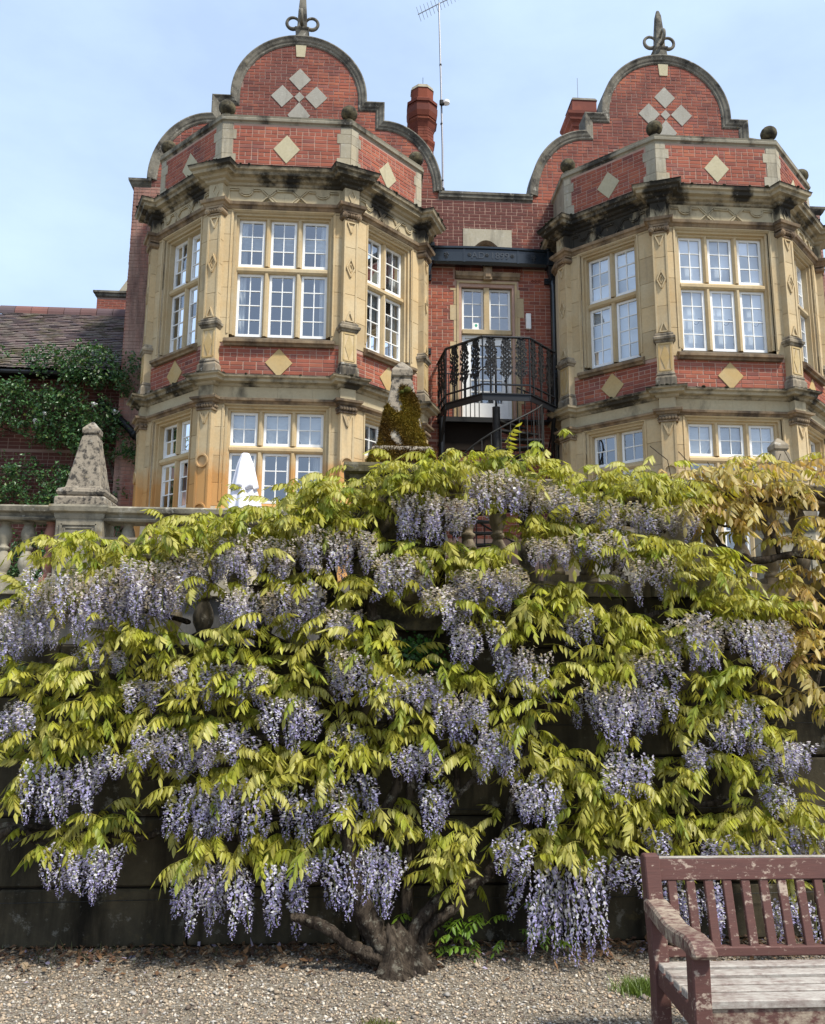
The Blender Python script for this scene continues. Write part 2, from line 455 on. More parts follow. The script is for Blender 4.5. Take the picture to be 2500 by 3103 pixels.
MASSES = [(-0.18, 2.32, 0.32, 0.10), (0.21, 2.48, 0.18, 0.11), (0.47, 2.50, 0.18, 0.12), (0.75, 2.55, 0.18, 0.13), (1.07, 2.66, 0.21, 0.12), (1.37, 2.67, 0.24, 0.15), (1.72, 2.83, 0.18, 0.12), (2.02, 2.91, 0.21, 0.12), (2.33, 2.98, 0.18, 0.09), (2.54, 2.91, 0.15, 0.12), (2.81, 2.85, 0.15, 0.11), (3.12, 2.89, 0.21, 0.12), (3.37, 2.77, 0.13, 0.12), (1.25, 2.55, 0.24, 0.06), (0.85, 2.39, 0.18, 0.07), (1.78, 2.38, 0.27, 0.09), (2.14, 2.37, 0.24, 0.09), (2.59, 2.57, 0.30, 0.12), (2.89, 2.48, 0.15, 0.09), (3.17, 2.43, 0.18, 0.09), (1.09, 2.16, 0.17, 0.06), (1.43, 2.13, 0.21, 0.10), (0.51, 2.12, 0.12, 0.06), (-0.50, 1.53, 0.20, 0.11), (-0.21, 1.58, 0.20, 0.11), (0.14, 1.75, 0.23, 0.11), (0.53, 1.73, 0.26, 0.11), (0.81, 1.87, 0.17, 0.08), (1.32, 1.85, 0.20, 0.11), (1.56, 1.76, 0.23, 0.14), (1.93, 2.00, 0.12, 0.06), (2.46, 2.06, 0.21, 0.09), (2.73, 2.11, 0.21, 0.10), (2.91, 1.93, 0.24, 0.10), (2.40, 1.91, 0.18, 0.09), (3.64, 2.16, 0.33, 0.16), (3.50, 2.31, 0.18, 0.12), (3.91, 2.02, 0.18, 0.12), (-0.47, 1.12, 0.14, 0.10), (-0.32, 1.26, 0.28, 0.12), (-0.03, 1.37, 0.28, 0.12), (0.44, 1.48, 0.26, 0.11), (0.50, 1.34, 0.20, 0.09), (0.77, 1.53, 0.17, 0.11), (1.10, 1.59, 0.17, 0.15), (1.45, 1.23, 0.11, 0.08), (1.67, 1.45, 0.23, 0.12), (1.99, 1.59, 0.20, 0.09), (2.31, 1.57, 0.17, 0.10), (2.42, 1.36, 0.17, 0.15), (2.72, 1.57, 0.17, 0.11), (2.99, 1.69, 0.17, 0.11), (3.14, 1.85, 0.18, 0.12), (3.61, 1.58, 0.32, 0.14), (3.45, 1.37, 0.17, 0.11), (3.84, 1.33, 0.14, 0.10), (0.52, 0.96, 0.22, 0.09), (0.90, 1.06, 0.31, 0.12), (1.14, 1.12, 0.17, 0.09), (1.34, 1.10, 0.20, 0.09), (1.73, 1.26, 0.26, 0.09), (2.56, 1.07, 0.26, 0.12), (2.79, 0.99, 0.17, 0.11), (2.93, 0.82, 0.28, 0.12), (3.22, 0.94, 0.17, 0.11), (3.43, 1.07, 0.14, 0.07), (3.70, 1.07, 0.17, 0.08), (3.98, 0.87, 0.14, 0.11), (-0.01, 0.73, 0.19, 0.11), (-0.27, 0.64, 0.10, 0.06), (-0.55, 0.89, 0.09, 0.06), (0.70, 0.62, 0.30, 0.11), (1.13, 0.62, 0.22, 0.08), (1.51, 0.75, 0.28, 0.08), (1.93, 0.67, 0.20, 0.08), (1.96, 0.50, 0.17, 0.14), (2.55, 0.66, 0.22, 0.12), (2.78, 0.62, 0.17, 0.11), (3.24, 0.79, 0.20, 0.12), (3.49, 0.59, 0.28, 0.09), (3.76, 0.71, 0.26, 0.11), (4.06, 0.68, 0.11, 0.08), (0.18, 1.12, 0.17, 0.07), (-0.61, 1.55, 0.12, 0.08), (1.29, 0.88, 0.11, 0.05), (2.13, 1.12, 0.09, 0.05), (3.47, 1.81, 0.12, 0.09), ]
BRONZE = [(3.69, 2.87, 0.18, 0.07), (3.94, 2.90, 0.25, 0.12), (4.26, 2.96, 0.18, 0.12), (4.12, 2.78, 0.28, 0.12), (3.68, 2.68, 0.15, 0.11), (3.86, 2.59, 0.18, 0.09), (4.14, 2.56, 0.21, 0.09), (4.29, 2.44, 0.11, 0.18), (4.23, 2.14, 0.13, 0.15), (4.21, 1.87, 0.13, 0.15), (4.22, 1.64, 0.11, 0.12), (4.28, 1.46, 0.05, 0.11), (3.80, 2.47, 0.09, 0.06), ]
BRANCHES = [
 [(1.67, -9.20, -0.00, 0.104), (1.57, -9.20, 0.14, 0.087), (1.49, -9.20, 0.30, 0.075), (1.42, -9.20, 0.48, 0.064), (1.39, -9.20, 0.66, 0.049), (1.35, -9.20, 0.87, 0.041), (1.33, -9.20, 1.08, 0.035), (1.36, -9.20, 1.29, 0.026)],
 [(1.57, -9.25, 0.07, 0.049), (1.41, -9.25, 0.14, 0.043), (1.28, -9.25, 0.23, 0.037), (1.15, -9.25, 0.28, 0.032), (1.07, -9.25, 0.29, 0.023)],
 [(1.71, -9.15, 0.06, 0.058), (1.77, -9.15, 0.20, 0.044), (1.87, -9.15, 0.32, 0.038), (2.01, -9.15, 0.41, 0.032), (2.21, -9.15, 0.47, 0.026)],
 [(1.79, -9.12, 0.07, 0.059), (1.86, -9.12, 0.20, 0.038), (2.01, -9.12, 0.31, 0.035), (2.15, -9.12, 0.45, 0.032), (2.30, -9.12, 0.61, 0.029), (2.47, -9.12, 0.85, 0.026), (2.65, -9.12, 1.12, 0.021)],
 [(1.42, -9.05, 0.44, 0.048), (1.54, -9.05, 0.74, 0.039), (1.64, -9.05, 0.90, 0.036), (1.67, -9.05, 1.01, 0.033), (1.62, -9.05, 1.17, 0.030), (1.63, -9.05, 1.39, 0.030), (1.53, -9.05, 1.62, 0.027), (1.64, -9.05, 1.84, 0.042), (1.51, -9.05, 1.97, 0.042), (1.49, -9.05, 2.14, 0.036)],
 [(1.72, -8.98, 0.06, 0.042), (1.75, -8.98, 0.51, 0.036), (1.74, -8.98, 0.78, 0.036), (1.76, -8.98, 1.11, 0.033), (1.77, -8.98, 1.45, 0.027), (1.86, -8.98, 1.74, 0.021)],
 [(1.39, -9.00, 0.62, 0.042), (1.26, -9.00, 0.97, 0.036), (1.34, -9.00, 1.22, 0.033), (1.27, -9.00, 1.53, 0.033), (1.03, -9.00, 1.76, 0.039), (0.80, -9.00, 1.85, 0.036), (0.59, -9.00, 1.88, 0.030), (0.39, -9.00, 1.83, 0.024)],
 [(0.59, -9.02, 2.08, 0.024), (0.79, -9.02, 2.14, 0.027), (1.03, -9.02, 2.02, 0.027), (1.26, -9.02, 1.88, 0.027)],
 [(1.32, -9.00, 1.06, 0.030), (0.96, -9.00, 1.23, 0.024), (0.76, -9.00, 1.23, 0.021), (0.49, -9.00, 1.11, 0.018), (0.16, -9.00, 1.00, 0.015)],
 [(1.39, -8.95, 0.61, 0.036), (0.89, -8.95, 0.64, 0.030), (0.53, -8.95, 0.70, 0.027), (0.28, -8.95, 0.70, 0.024), (0.14, -8.95, 0.66, 0.021), (-0.11, -8.95, 0.70, 0.015)],
 [(-0.72, -8.90, 0.65, 0.028), (-0.57, -8.90, 0.71, 0.028), (-0.42, -8.90, 0.61, 0.028), (-0.31, -8.90, 0.59, 0.018)],
 [(-0.74, -8.88, 0.73, 0.022), (-0.52, -8.88, 0.72, 0.022), (-0.18, -8.88, 0.68, 0.018), (0.15, -8.88, 0.68, 0.018)],
 [(2.22, -9.05, 0.45, 0.033), (2.31, -9.05, 0.68, 0.030), (2.43, -9.05, 1.12, 0.027), (2.58, -9.05, 1.45, 0.024), (2.83, -9.05, 1.74, 0.021), (3.14, -9.05, 1.95, 0.018)],
 [(3.06, -9.10, 1.91, 0.018), (3.15, -9.10, 1.96, 0.018), (3.28, -9.10, 2.01, 0.024), (3.40, -9.10, 2.02, 0.024)],
 [(2.32, -9.00, 0.59, 0.030), (2.66, -9.00, 0.64, 0.027), (3.02, -9.00, 0.72, 0.024), (3.38, -9.00, 0.83, 0.021), (3.74, -9.00, 0.88, 0.018), (4.05, -9.00, 0.97, 0.015)],
 [(1.97, -9.12, 0.85, 0.018), (2.09, -9.12, 0.99, 0.018), (2.16, -9.12, 1.01, 0.015)],
 [(1.80, -9.02, 0.59, 0.027), (1.98, -9.02, 0.84, 0.024), (2.03, -9.02, 1.00, 0.021), (2.00, -9.02, 1.22, 0.018)],
 [(1.64, -8.98, 1.39, 0.027), (1.44, -8.98, 1.56, 0.021), (1.10, -8.98, 1.45, 0.018), (0.70, -8.98, 1.39, 0.015)],
 [(1.49, -8.95, 2.15, 0.036), (1.70, -8.95, 2.43, 0.030), (2.04, -8.95, 2.62, 0.027), (2.48, -8.95, 2.69, 0.024), (2.95, -8.95, 2.64, 0.021), (3.42, -8.95, 2.55, 0.018)],
 [(1.51, -8.98, 1.97, 0.033), (1.07, -8.98, 2.26, 0.027), (0.66, -8.98, 2.35, 0.024), (0.22, -8.98, 2.25, 0.021), (-0.20, -8.98, 2.13, 0.018)],
 [(-0.18, -9.00, 1.95, 0.015), (-0.05, -9.00, 2.04, 0.018), (0.18, -9.00, 1.98, 0.018), (0.39, -9.00, 1.93, 0.018)],
 [(3.42, -9.05, 2.02, 0.024), (3.72, -9.05, 1.90, 0.018), (3.95, -9.05, 1.69, 0.015)],
]
BRONZE_STEMS = [
 [(3.66, -9.00, 2.64, 0.015), (3.75, -9.00, 2.48, 0.018), (3.85, -9.00, 2.41, 0.021), (4.02, -9.00, 2.37, 0.024), (4.28, -9.00, 2.41, 0.024), (4.54, -9.00, 2.39, 0.027)],
 [(4.05, -9.00, 2.68, 0.015), (4.12, -9.00, 2.55, 0.018), (4.15, -9.00, 2.41, 0.018)],
 [(3.76, -8.95, 2.84, 0.015), (4.08, -8.95, 2.78, 0.018), (4.41, -8.95, 2.82, 0.021), (4.66, -8.95, 2.70, 0.024), (4.57, -8.95, 2.39, 0.027)],
 [(4.54, -9.00, 2.39, 0.027), (4.44, -9.00, 2.00, 0.021), (4.34, -9.00, 1.55, 0.012)],
 [(3.89, -9.05, 2.55, 0.009), (3.76, -9.05, 2.59, 0.009), (3.67, -9.05, 2.62, 0.009)],
]

# ------------------------------------------------------------------ building kit
class Frame:
    """a vertical face: o plan origin, u direction along it, n outward"""
    def __init__(self, o, u, length=None):
        self.o, self.u = Vector((*o, 0)), Vector((*u, 0)).normalized()
        self.n = Vector((self.u.y, -self.u.x, 0)); self.L = length
        self.ang = math.atan2(self.u.y, self.u.x)

    def p(self, s, d, z):
        q = self.o + self.u * s + self.n * d
        return (q.x, q.y, z)


def fbox(mb, F, s0, s1, d0, d1, z0, z1):
    return mb.hexa([F.p(s0, d1, z0), F.p(s1, d1, z0), F.p(s1, d0, z0), F.p(s0, d0, z0),
                    F.p(s0, d1, z1), F.p(s1, d1, z1), F.p(s1, d0, z1), F.p(s0, d0, z1)])


def fpoly(mb, F, poly, d0, d1):
    return mb.prism(poly, lambda q: F.p(q[0], d0, q[1]), lambda q: F.p(q[0], d1, q[1]))


def fbar(mb, F, a, b, w, d0, d1):
    """raised bar between two (s, z) points"""
    dx, dz = b[0] - a[0], b[1] - a[1]; L = math.hypot(dx, dz) or 1
    nx, nz = -dz / L * w / 2, dx / L * w / 2
    return fpoly(mb, F, [(a[0] + nx, a[1] + nz), (a[0] - nx, a[1] - nz), (b[0] - nx, b[1] - nz), (b[0] + nx, b[1] + nz)], d0, d1)


def fpath(mb, F, pts, w, d0, d1, closed=False):
    k = len(pts)
    for i in range(k if closed else k - 1): fbar(mb, F, pts[i], pts[(i + 1) % k], w, d0, d1)


def fring(mb, F, s, z, r0, r1, d0, d1, n=24):
    a = [2 * PI * i / n for i in range(n + 1)]
    rings = [[F.p(s + r0 * math.cos(t), d0, z + r0 * math.sin(t)), F.p(s + r1 * math.cos(t), d0, z + r1 * math.sin(t)),
              F.p(s + (r1 * .8 + r0 * .2) * math.cos(t), d1, z + (r1 * .8 + r0 * .2) * math.sin(t)),
              F.p(s + (r0 * .8 + r1 * .2) * math.cos(t), d1, z + (r0 * .8 + r1 * .2) * math.sin(t))] for t in a]
    return mb.strip(rings, True, False)


def offset_dirs(pts, closed=False):
    n = len(pts); out = []
    for i in range(n):
        a = pts[i - 1] if (i > 0 or closed) else None
        b = pts[(i + 1) % n] if (i < n - 1 or closed) else None
        ns = []
        for p, q in ((a, pts[i]), (pts[i], b)):
            if p is None or q is None: continue
            d = Vector((q[0] - p[0], q[1] - p[1])).normalized(); ns.append(Vector((d.y, -d.x)))
        if len(ns) == 1: out.append(ns[0])
        else:
            k = 1 + ns[0].dot(ns[1]); out.append((ns[0] + ns[1]) / max(k, .25))
    return out


def sweep_plan(mb, pts, prof):
    """prof: closed ring of (out, z) swept along the plan polyline pts"""
    ds = offset_dirs(pts)
    return mb.strip([[(p[0] + d.x * o, p[1] + d.y * o, z) for o, z in prof] for p, d in zip(pts, ds)], True, True)


def sweep_xz(mb, pts, prof):
    """prof: closed ring of (out, y) swept along a polyline in the xz plane; out points left of travel"""
    ds = offset_dirs(pts)
    return mb.strip([[(p[0] - d.x * o, y, p[1] - d.y * o) for o, y in prof] for p, d in zip(pts, ds)], True, True)


BRICK_CACHE = {}

def brick_mesh(w, h, mat):
    key = (round(w, 2), round(h, 3), mat.name)
    if key not in BRICK_CACHE:
        w_ = key[0]; b = MB(); c = .004
        b.v = [(0, 0, 0), (w_, 0, 0), (w_, .03, 0), (0, .03, 0), (0, 0, h), (w_, 0, h), (w_, .03, h), (0, .03, h),
               (c, -.005, c), (w_ - c, -.005, c), (w_ - c, -.005, h - c), (c, -.005, h - c)]
        f = [(0, 3, 2, 1), (4, 5, 6, 7), (1, 2, 6, 5), (3, 0, 4, 7), (0, 1, 9, 8), (1, 5, 10, 9), (5, 4, 11, 10), (4, 0, 8, 11), (8, 9, 10, 11)]
        me = bpy.data.meshes.new('brick'); me.from_pydata(b.v, [], f); me.materials.append(mat); me.update()
        BRICK_CACHE[key] = me
    return BRICK_CACHE[key]


class Bricks:
    """lays bricks on faces of one thing: the first 300 as objects, the rest joined"""
    def __init__(self, limit=300):
        self.left = limit; self.rest = MB(); self.mats = []; self.idx = []

    def lay(self, F, s0, s1, z0, z1, mat, parent, keep=None, course=.0755, joint=.011, individual=True, bond=0):
        h = course - joint; k = 0; z = z0 + joint * .5
        rr = random.Random(int(s0 * 977 + z0 * 131 + F.o.x * 17) & 0xffff)
        while z + h * .5 < z1:
            hh = min(h, z1 - z - .002)
            s = s0 - (0 if k % 2 else .1125) - rr.random() * .004
            headers = (k % 6 == 5)
            while s < s1:
                w = .1025 if (headers or rr.random() < .10) else .215
                a, b = max(s, s0), min(s + w, s1)
                if b - a > .03 and hh > .02 and (keep is None or keep(a, b, z, z + hh)):
                    d = .001 + rr.uniform(-.002, .002)
                    if individual and self.left > 0:
                        self.left -= 1
                        o = bpy.data.objects.new('brick', brick_mesh(b - a, round(hh, 3), mat)); col.objects.link(o)
                        o.location = F.p(a, d, z); o.rotation_euler = (rr.uniform(-.01, .01), 0, F.ang)
                        o.parent = parent
                    else:
                        mb = self.rest
                        if mat not in self.mats: self.mats.append(mat)
                        self.idx += [self.mats.index(mat)] * 9
                        c = .004
                        P = [F.p(a, d, z), F.p(b, d, z), F.p(b, d - .03, z), F.p(a, d - .03, z), F.p(a, d, z + hh), F.p(b, d, z + hh), F.p(b, d - .03, z + hh), F.p(a, d - .03, z + hh),
                             F.p(a + c, d + .005, z + c), F.p(b - c, d + .005, z + c), F.p(b - c, d + .005, z + hh - c), F.p(a + c, d + .005, z + hh - c)]
                        mb.add(P, [(0, 3, 2, 1), (4, 5, 6, 7), (1, 2, 6, 5), (3, 0, 4, 7), (0, 1, 9, 8), (1, 5, 10, 9), (5, 4, 11, 10), (4, 0, 8, 11), (8, 9, 10, 11)], rr.random())
                s += w + joint
            z += course; k += 1

    def finish(self, root, name='brickwork'):
        if self.rest.f:
            o = self.rest.build(name, self.mats[0], root); o['kind'] = 'stuff'
            for mt in self.mats[1:]: o.data.materials.append(mt)
            o.data.polygons.foreach_set('material_index', self.idx)


def blocks(F, s0, s1, d0, d1, z0, z1, hgt, parent, mat, name='stone_block', joint=.005, seed=0):
    """a pier of ashlar: separate blocks with open joints"""
    rr = random.Random(seed); n = max(1, round((z1 - z0) / hgt)); z = z0
    cuts = [z0] + sorted(z0 + (z1 - z0) * (i + rr.uniform(-.12, .12)) / n for i in range(1, n)) + [z1]
    for a, b in zip(cuts, cuts[1:]):
        m = MB(); e = rr.uniform(-.0015, .0015)
        fbox(m, F, s0, s1, d0, d1 + e, a + (joint / 2 if a > z0 else 0), b - (joint / 2 if b < z1 else 0))
        m.build(name, mat, parent, bevel=.003)


def casement(F, s0, s1, z0, z1, dep, cols, rows, parent):
    m = MB(); fw = .042
    for a, b, c, d in ((s0, s0 + fw, z0, z1), (s1 - fw, s1, z0, z1), (s0 + fw, s1 - fw, z0, z0 + fw * 1.15), (s0 + fw, s1 - fw, z1 - fw, z1)):
        fbox(m, F, a, b, dep - .03, dep + .022, c, d)
    i0, i1, j0, j1 = s0 + fw, s1 - fw, z0 + fw * 1.15, z1 - fw
    gw = .017
    for i in range(1, cols):
        s = i0 + (i1 - i0) * i / cols; fbox(m, F, s - gw / 2, s + gw / 2, dep - .018, dep + .012, j0, j1)
    for j in range(1, rows):
        z = j0 + (j1 - j0) * j / rows; fbox(m, F, i0, i1, dep - .016, dep + .010, z - gw / 2, z + gw / 2)
    m.build('casement', M['white_paint'], parent)
    for i in range(cols):
        for j in range(rows):
            a, b = i0 + (i1 - i0) * i / cols, i0 + (i1 - i0) * (i + 1) / cols
            c, d = j0 + (j1 - j0) * j / rows, j0 + (j1 - j0) * (j + 1) / rows
            t = random.uniform(-.0022, .0022); t2 = random.uniform(-.0022, .0022)
            g = MB(); g.add([F.p(a, dep - .004 + t, c), F.p(b, dep - .004 + t2, c), F.p(b, dep - .004 - t, d), F.p(a, dep - .004 - t2, d)], [(0, 1, 2, 3)])
            g.build('pane', M['glass'], parent)


def stone_window(F, w0, ncol, lw, mu, zs, rows, dep, root, mat, name='window', cols=2):
    """mullioned window: zs = (bottom, mid low, mid high, top)"""
    zb, z1, z2, zt = zs
    w1 = w0 + ncol * lw + (ncol - 1) * mu
    m = MB()
    for a, b, dd in ((.085, .04, -.045), (.04, 0.0, -.095)):        # stepped reveals
        fbox(m, F, w0 - a, w0 - b, -.34, dd, zb, zt + a)
        fbox(m, F, w1 + b, w1 + a, -.34, dd, zb, zt + a)
        fbox(m, F, w0 - b, w1 + b, -.34, dd, zt + b, zt + a)
    for i in range(1, ncol):
        s = w0 + i * lw + (i - 1) * mu
        for za, zz in ((zb, z1), (z2, zt)):
            fpoly_v = [(s, -.30), (s, dep + .03), (s + mu * .32, dep + .085), (s + mu * .68, dep + .085), (s + mu, dep + .03), (s + mu, -.30)]
            m.prism(fpoly_v, lambda q, za=za: F.p(q[0], q[1], za), lambda q, zz=zz: F.p(q[0], q[1], zz))
    # transom with a sloped top
    m.strip([[F.p(s, -.30, z1), F.p(s, dep + .07, z1), F.p(s, dep + .10, z1 + .03), F.p(s, dep + .10, z2 - .05), F.p(s, dep + .03, z2), F.p(s, -.30, z2)] for s in (w0, w1)], True, True)
    win = m.build(name, mat, root)
    for i in range(ncol):
        s = w0 + i * (lw + mu)
        casement(F, s + .002, s + lw - .002, zb + .002, z1 - .002, dep, cols, rows[1], win)
        casement(F, s + .002, s + lw - .002, z2 + .002, zt - .002, dep, cols, rows[0], win)
    return win


def diamond(F, s, z, hw, hh, d0, d1, mat, parent, name='diamond_stone', drop=0):
    m = MB(); pts = [(s, z + hh), (s - hw, z), (s, z - hh), (s + hw, z)]
    fpoly(m, F, pts, d0, d1)
    return m.build(name, mat, parent, bevel=.004)


def in_dia(s, z, cs, cz, hw, hh):
    return abs(s - cs) / hw + abs(z - cz) / hh < 1


# ------------------------------------------------------------------ the bay towers
ZG = (4.401, 5.276, 5.400, 5.991)     # ground floor lights
ZF = (7.366, 8.540, 8.673, 9.5675)    # first floor lights
LW, MU = .4584, .1044
CX, CY, BXX, BYY = 1.18, -.18, 2.60, 1.24
CH = (BXX - CX) * math.sqrt(2)
FW = 2 * CX
PP, HW = .055, .130                    # corner pilaster: projection, half width


def tower_outline(cx, off_break=True):
    pts = [(-BXX, 2.2), (-BXX, BYY), (-CX, CY), (CX, CY), (BXX, BYY), (BXX, 2.2)]
    if not off_break: return [(x + cx, y) for x, y in pts]
    out = [pts[0]]
    for i in range(1, 5):
        a, c, b = Vector(pts[i - 1]), Vector(pts[i]), Vector(pts[i + 1])
        u1, u2 = (c - a).normalized(), (b - c).normalized()
        n1, n2 = Vector((u1.y, -u1.x)), Vector((u2.y, -u2.x))
        n = (n1 + n2).normalized(); t = Vector((-n.y, n.x))
        def cut(q, cc, uu):                    # where the line q + k n meets the face line
            det = n.x * -uu.y + n.y * uu.x
            r = cc - q; k = (r.x * -uu.y + r.y * uu.x) / det
            return q + n * k
        qa, qb = c + n * (PP + .02) - t * (HW + .03), c + n * (PP + .02) + t * (HW + .03)
        out += [cut(qa, c, u1), qa, qb, cut(qb, c, u2)]
    out.append(pts[-1])
    return [(p[0] + cx, p[1]) for p in out]


def pilaster_frames(cx):
    pts = [(-BXX, 2.2), (-BXX, BYY), (-CX, CY), (CX, CY), (BXX, BYY), (BXX, 2.2)]
    fr = []
    for i in range(1, 5):
        a, c, b = Vector(pts[i - 1]), Vector(pts[i]), Vector(pts[i + 1])
        u1, u2 = (c - a).normalized(), (b - c).normalized()
        t = (u1 + u2).normalized(); n = Vector((t.y, -t.x))
        o = c + n * PP - t * HW
        fr.append(Frame((o.x + cx, o.y), (t.x, t.y), 2 * HW))
    return fr


def face_frames(cx):
    return {'front': Frame((cx - CX, CY), (1, 0), FW),
            'right': Frame((cx + CX, CY), (1, 1), CH),
            'left': Frame((cx - BXX, BYY), (1, -1), CH),
            'rside': Frame((cx + BXX, BYY), (0, 1), 2.2 - BYY),
            'lside': Frame((cx - BXX, 2.2), (0, -1), 2.2 - BYY)}


def strapwork(F, sc, z0, k, parent):
    m = MB(); w = .016
    def pl(pts, closed=False):
        for off, ww in ((0, w),):
            fpath(m, F, [(sc + x * k, z0 + z) for x, z in pts], ww, .0, .034, closed)
    def dbl(pts):
        pl(pts); pl([(x, z - .035) for x, z in pts])
    for sgn in (-1, 1):
        q = lambda pts: [(sgn * x, z) for x, z in pts]
        dbl(q([(-.98, .285), (-.80, .285)] + [(-.68 + .12 * math.cos(a), .285 + .11 * math.sin(a)) for a in np.linspace(PI, 2 * PI, 9)] + [(-.56, .285), (-.43, .285)]))
        pl(q([(-.43, .285), (-.17, .03)])); pl(q([(-.385, .285), (-.125, .03)]))
        pl(q([(-.41, .03), (-.15, .285)])); pl(q([(-.365, .03), (-.105, .285)]))
        pl(q([(-.36, .03), (-.275, .115), (-.19, .03)]))
        pl(q([(-.98, .285), (-.98, .03)]))
    dbl([(-.15, .285), (.15, .285)])
    pl([(-.98, .03), (.98, .03)])
    return m.build('strapwork', M['frieze'], parent)


def build_tower(cx, root, seed, right):
    FR = face_frames(cx); PF = pilaster_frames(cx)
    stone, rr = M['bay_stone'], random.Random(seed)
    bw = Bricks(300)
    # --- solid cores behind the dressed faces
    core = MB()
    wz = {}
    for nm in ('front', 'right', 'left'):
        F = FR[nm]
        n = 3 if nm == 'front' else 2
        tot = n * LW + (n - 1) * MU
        w0 = .388 if nm == 'front' else (.549 if nm == 'right' else CH - 1.570)
        dep = -.18 if nm == 'front' else -.217
        wz[nm] = (w0, w0 + tot, n, dep)
        zlow = 3.25 if (right and nm == 'front') else ZG[0]
        fbox(core, F, 0, F.L, -.34, 0, 2.2, zlow - .085)
        fbox(core, F, 0, F.L, -.34, -.002, ZG[3] + .085, 6.20)
        fbox(core, F, 0, F.L, -.34, -.002, ZF[3] + .085, 9.80)
        for zz in ((zlow - .085, ZG[3] + .085), (7.2, ZF[3] + .085)):
            fbox(core, F, 0, w0 - .085, -.34, -.012, *zz)
            fbox(core, F, w0 + tot + .085, F.L, -.34, -.012, *zz)
    for nm in ('lside', 'rside'):
        fbox(core, FR[nm], 0, FR[nm].L, -.25, 0, 2.2, 10.2)
    core.build('bay_wall', M['joint'], root)
    # --- rooms behind the glass
    room = MB()
    inner = [(cx - 2.3, 2.1), (cx - 2.3, 1.25), (cx - 1.05, .02), (cx + 1.05, .02), (cx + 2.3, 1.25), (cx + 2.3, 2.1)]
    for z0, z1 in ((2.25, 2.35), (6.22, 6.40), (9.85, 10.05), (10.9, 11.0)):
        room.prism(inner, lambda q, z=z0: (q[0], q[1], z), lambda q, z=z1: (q[0], q[1], z))
    room.box(cx - 2.35, cx + 2.35, 2.08, 2.16, 2.2, 11.0)
    room.build('room', M['room'], root)
    # --- windows, jambs of ashlar, sills
    for nm in ('front', 'right', 'left'):
        F = FR[nm]; w0, w1, n, dep = wz[nm]
        low = right and nm == 'front'
        zg = (3.25,) + ZG[1:] if low else ZG
        stone_window(F, w0, n, LW, MU, zg, (2, 5 if low else 3), dep, root, stone)
        stone_window(F, w0, n, LW, MU, ZF, (3, 4), dep, root, stone)
        for a, b in ((0, w0 - .085), (w1 + .085, F.L)):
            blocks(F, a, b, -.30, 0, zg[0] - .08, ZG[3] + .08, .46, root, stone, seed=rr.random())
            blocks(F, a, b, -.30, 0, 7.20, ZF[3] + .08, .47, root, stone, seed=rr.random())
        # lintel blocks under the moulding
        blocks_n = 3
        for i in range(blocks_n):
            m = MB(); a, b = F.L * i / blocks_n, F.L * (i + 1) / blocks_n
            fbox(m, F, a + .002, b - .002, -.3, .004, ZF[3] + .087, 9.69); m.build('lintel_block', stone, root)
            m = MB(); fbox(m, F, a + .002, b - .002, -.3, .004, ZG[3] + .087, 6.10); m.build('lintel_block', stone, root)
        for za, zb_ in ((7.36, ZF[3] + .115), (zg[0], ZG[3] + .10)):      # hood fillet round the window
            m = MB()
            for q0, q1 in (((w0 - .115, za), (w0 - .115, zb_)), ((w0 - .12, zb_), (w1 + .12, zb_)), ((w1 + .115, zb_), (w1 + .115, za))): fbar(m, F, q0, q1, .028, -.01, .016)
            m.build('window_fillet', stone, root)
        for zt_, zz in ((ZF[0], 7.13), (zg[0], zg[0] - .24)):
            m = MB()
            m.strip([[F.p(s, -.30, zz), F.p(s, .05, zz), F.p(s, .065, zz + .03), F.p(s, .11, zz + .05), F.p(s, .115, zz + .09), F.p(s, .08, zz + .115), F.p(s, dep, zt_ + .004), F.p(s, -.30, zt_ + .004)]
                     for s in (w0 - .16, w1 + .16)], True, True)
            m.build('sill', M['moulding'] if zt_ == ZF[0] else stone, root)
        # --- brick panel under the first floor window
        m = MB(); fbox(m, F, .0, F.L, -.3, -.014, 6.44, 7.20)
        pan = m.build('brick_panel', M['mortar'], root)
        ds, dz = F.L / 2 + (.0 if nm == 'front' else (.05 if nm == 'right' else -.05)), 6.845
        for za, zb_ in ((6.19, 6.44), (9.80, 10.2)):
            for i in range(4):
                m = MB(); fbox(m, F, F.L * i / 4 + .001, F.L * (i + 1) / 4 - .001, -.34, .006, za, zb_); m.build('frieze', M['frieze'], root)
        bw.lay(Frame((F.o + F.n * -.014)[:2], F.u[:2]), .13, F.L - .13, 6.56, 7.135, M['brick'], pan,
               keep=lambda a, b, c, d: not (in_dia(a, c, ds, dz, .23, .26) and in_dia(b, d, ds, dz, .23, .26) and in_dia(a, d, ds, dz, .23, .26) and in_dia(b, c, ds, dz, .23, .26)))
        diamond(F, ds, dz, .235, .262, -.05, .006, M['diamond_warm'], root)
        strapwork(F, F.L / 2, 9.80, 1.0 if nm == 'front' else .80, root)
    # --- corner pilasters
    for k, P in enumerate(PF):
        L = P.L; c = L / 2
        m = MB(); fbox(m, P, 0, L, -.25, 0, 2.2, 6.0)
        m.build('pilaster', stone, root)
        m = MB()
        for s in (.02, L - .02): fbox(m, P, s - .018, s + .018, -.02, .012, 2.3, 5.95)
        fpath(m, P, [(.05, 5.92), (c, 5.72), (L - .05, 5.92)], .028, -.01, .03)
        fpath(m, P, [(.085, 5.92), (c, 5.775), (L - .085, 5.92)], .016, -.01, .022)
        for z in (5.07, 4.235): fring(m, P, c, z, .085, .125, -.01, .035)
        m.build('pilaster_ornament', stone, root)
        m = MB()                                              # egg and dart capital
        fbox(m, P, -.035, L + .035, -.2, .03, 5.955, 5.985)
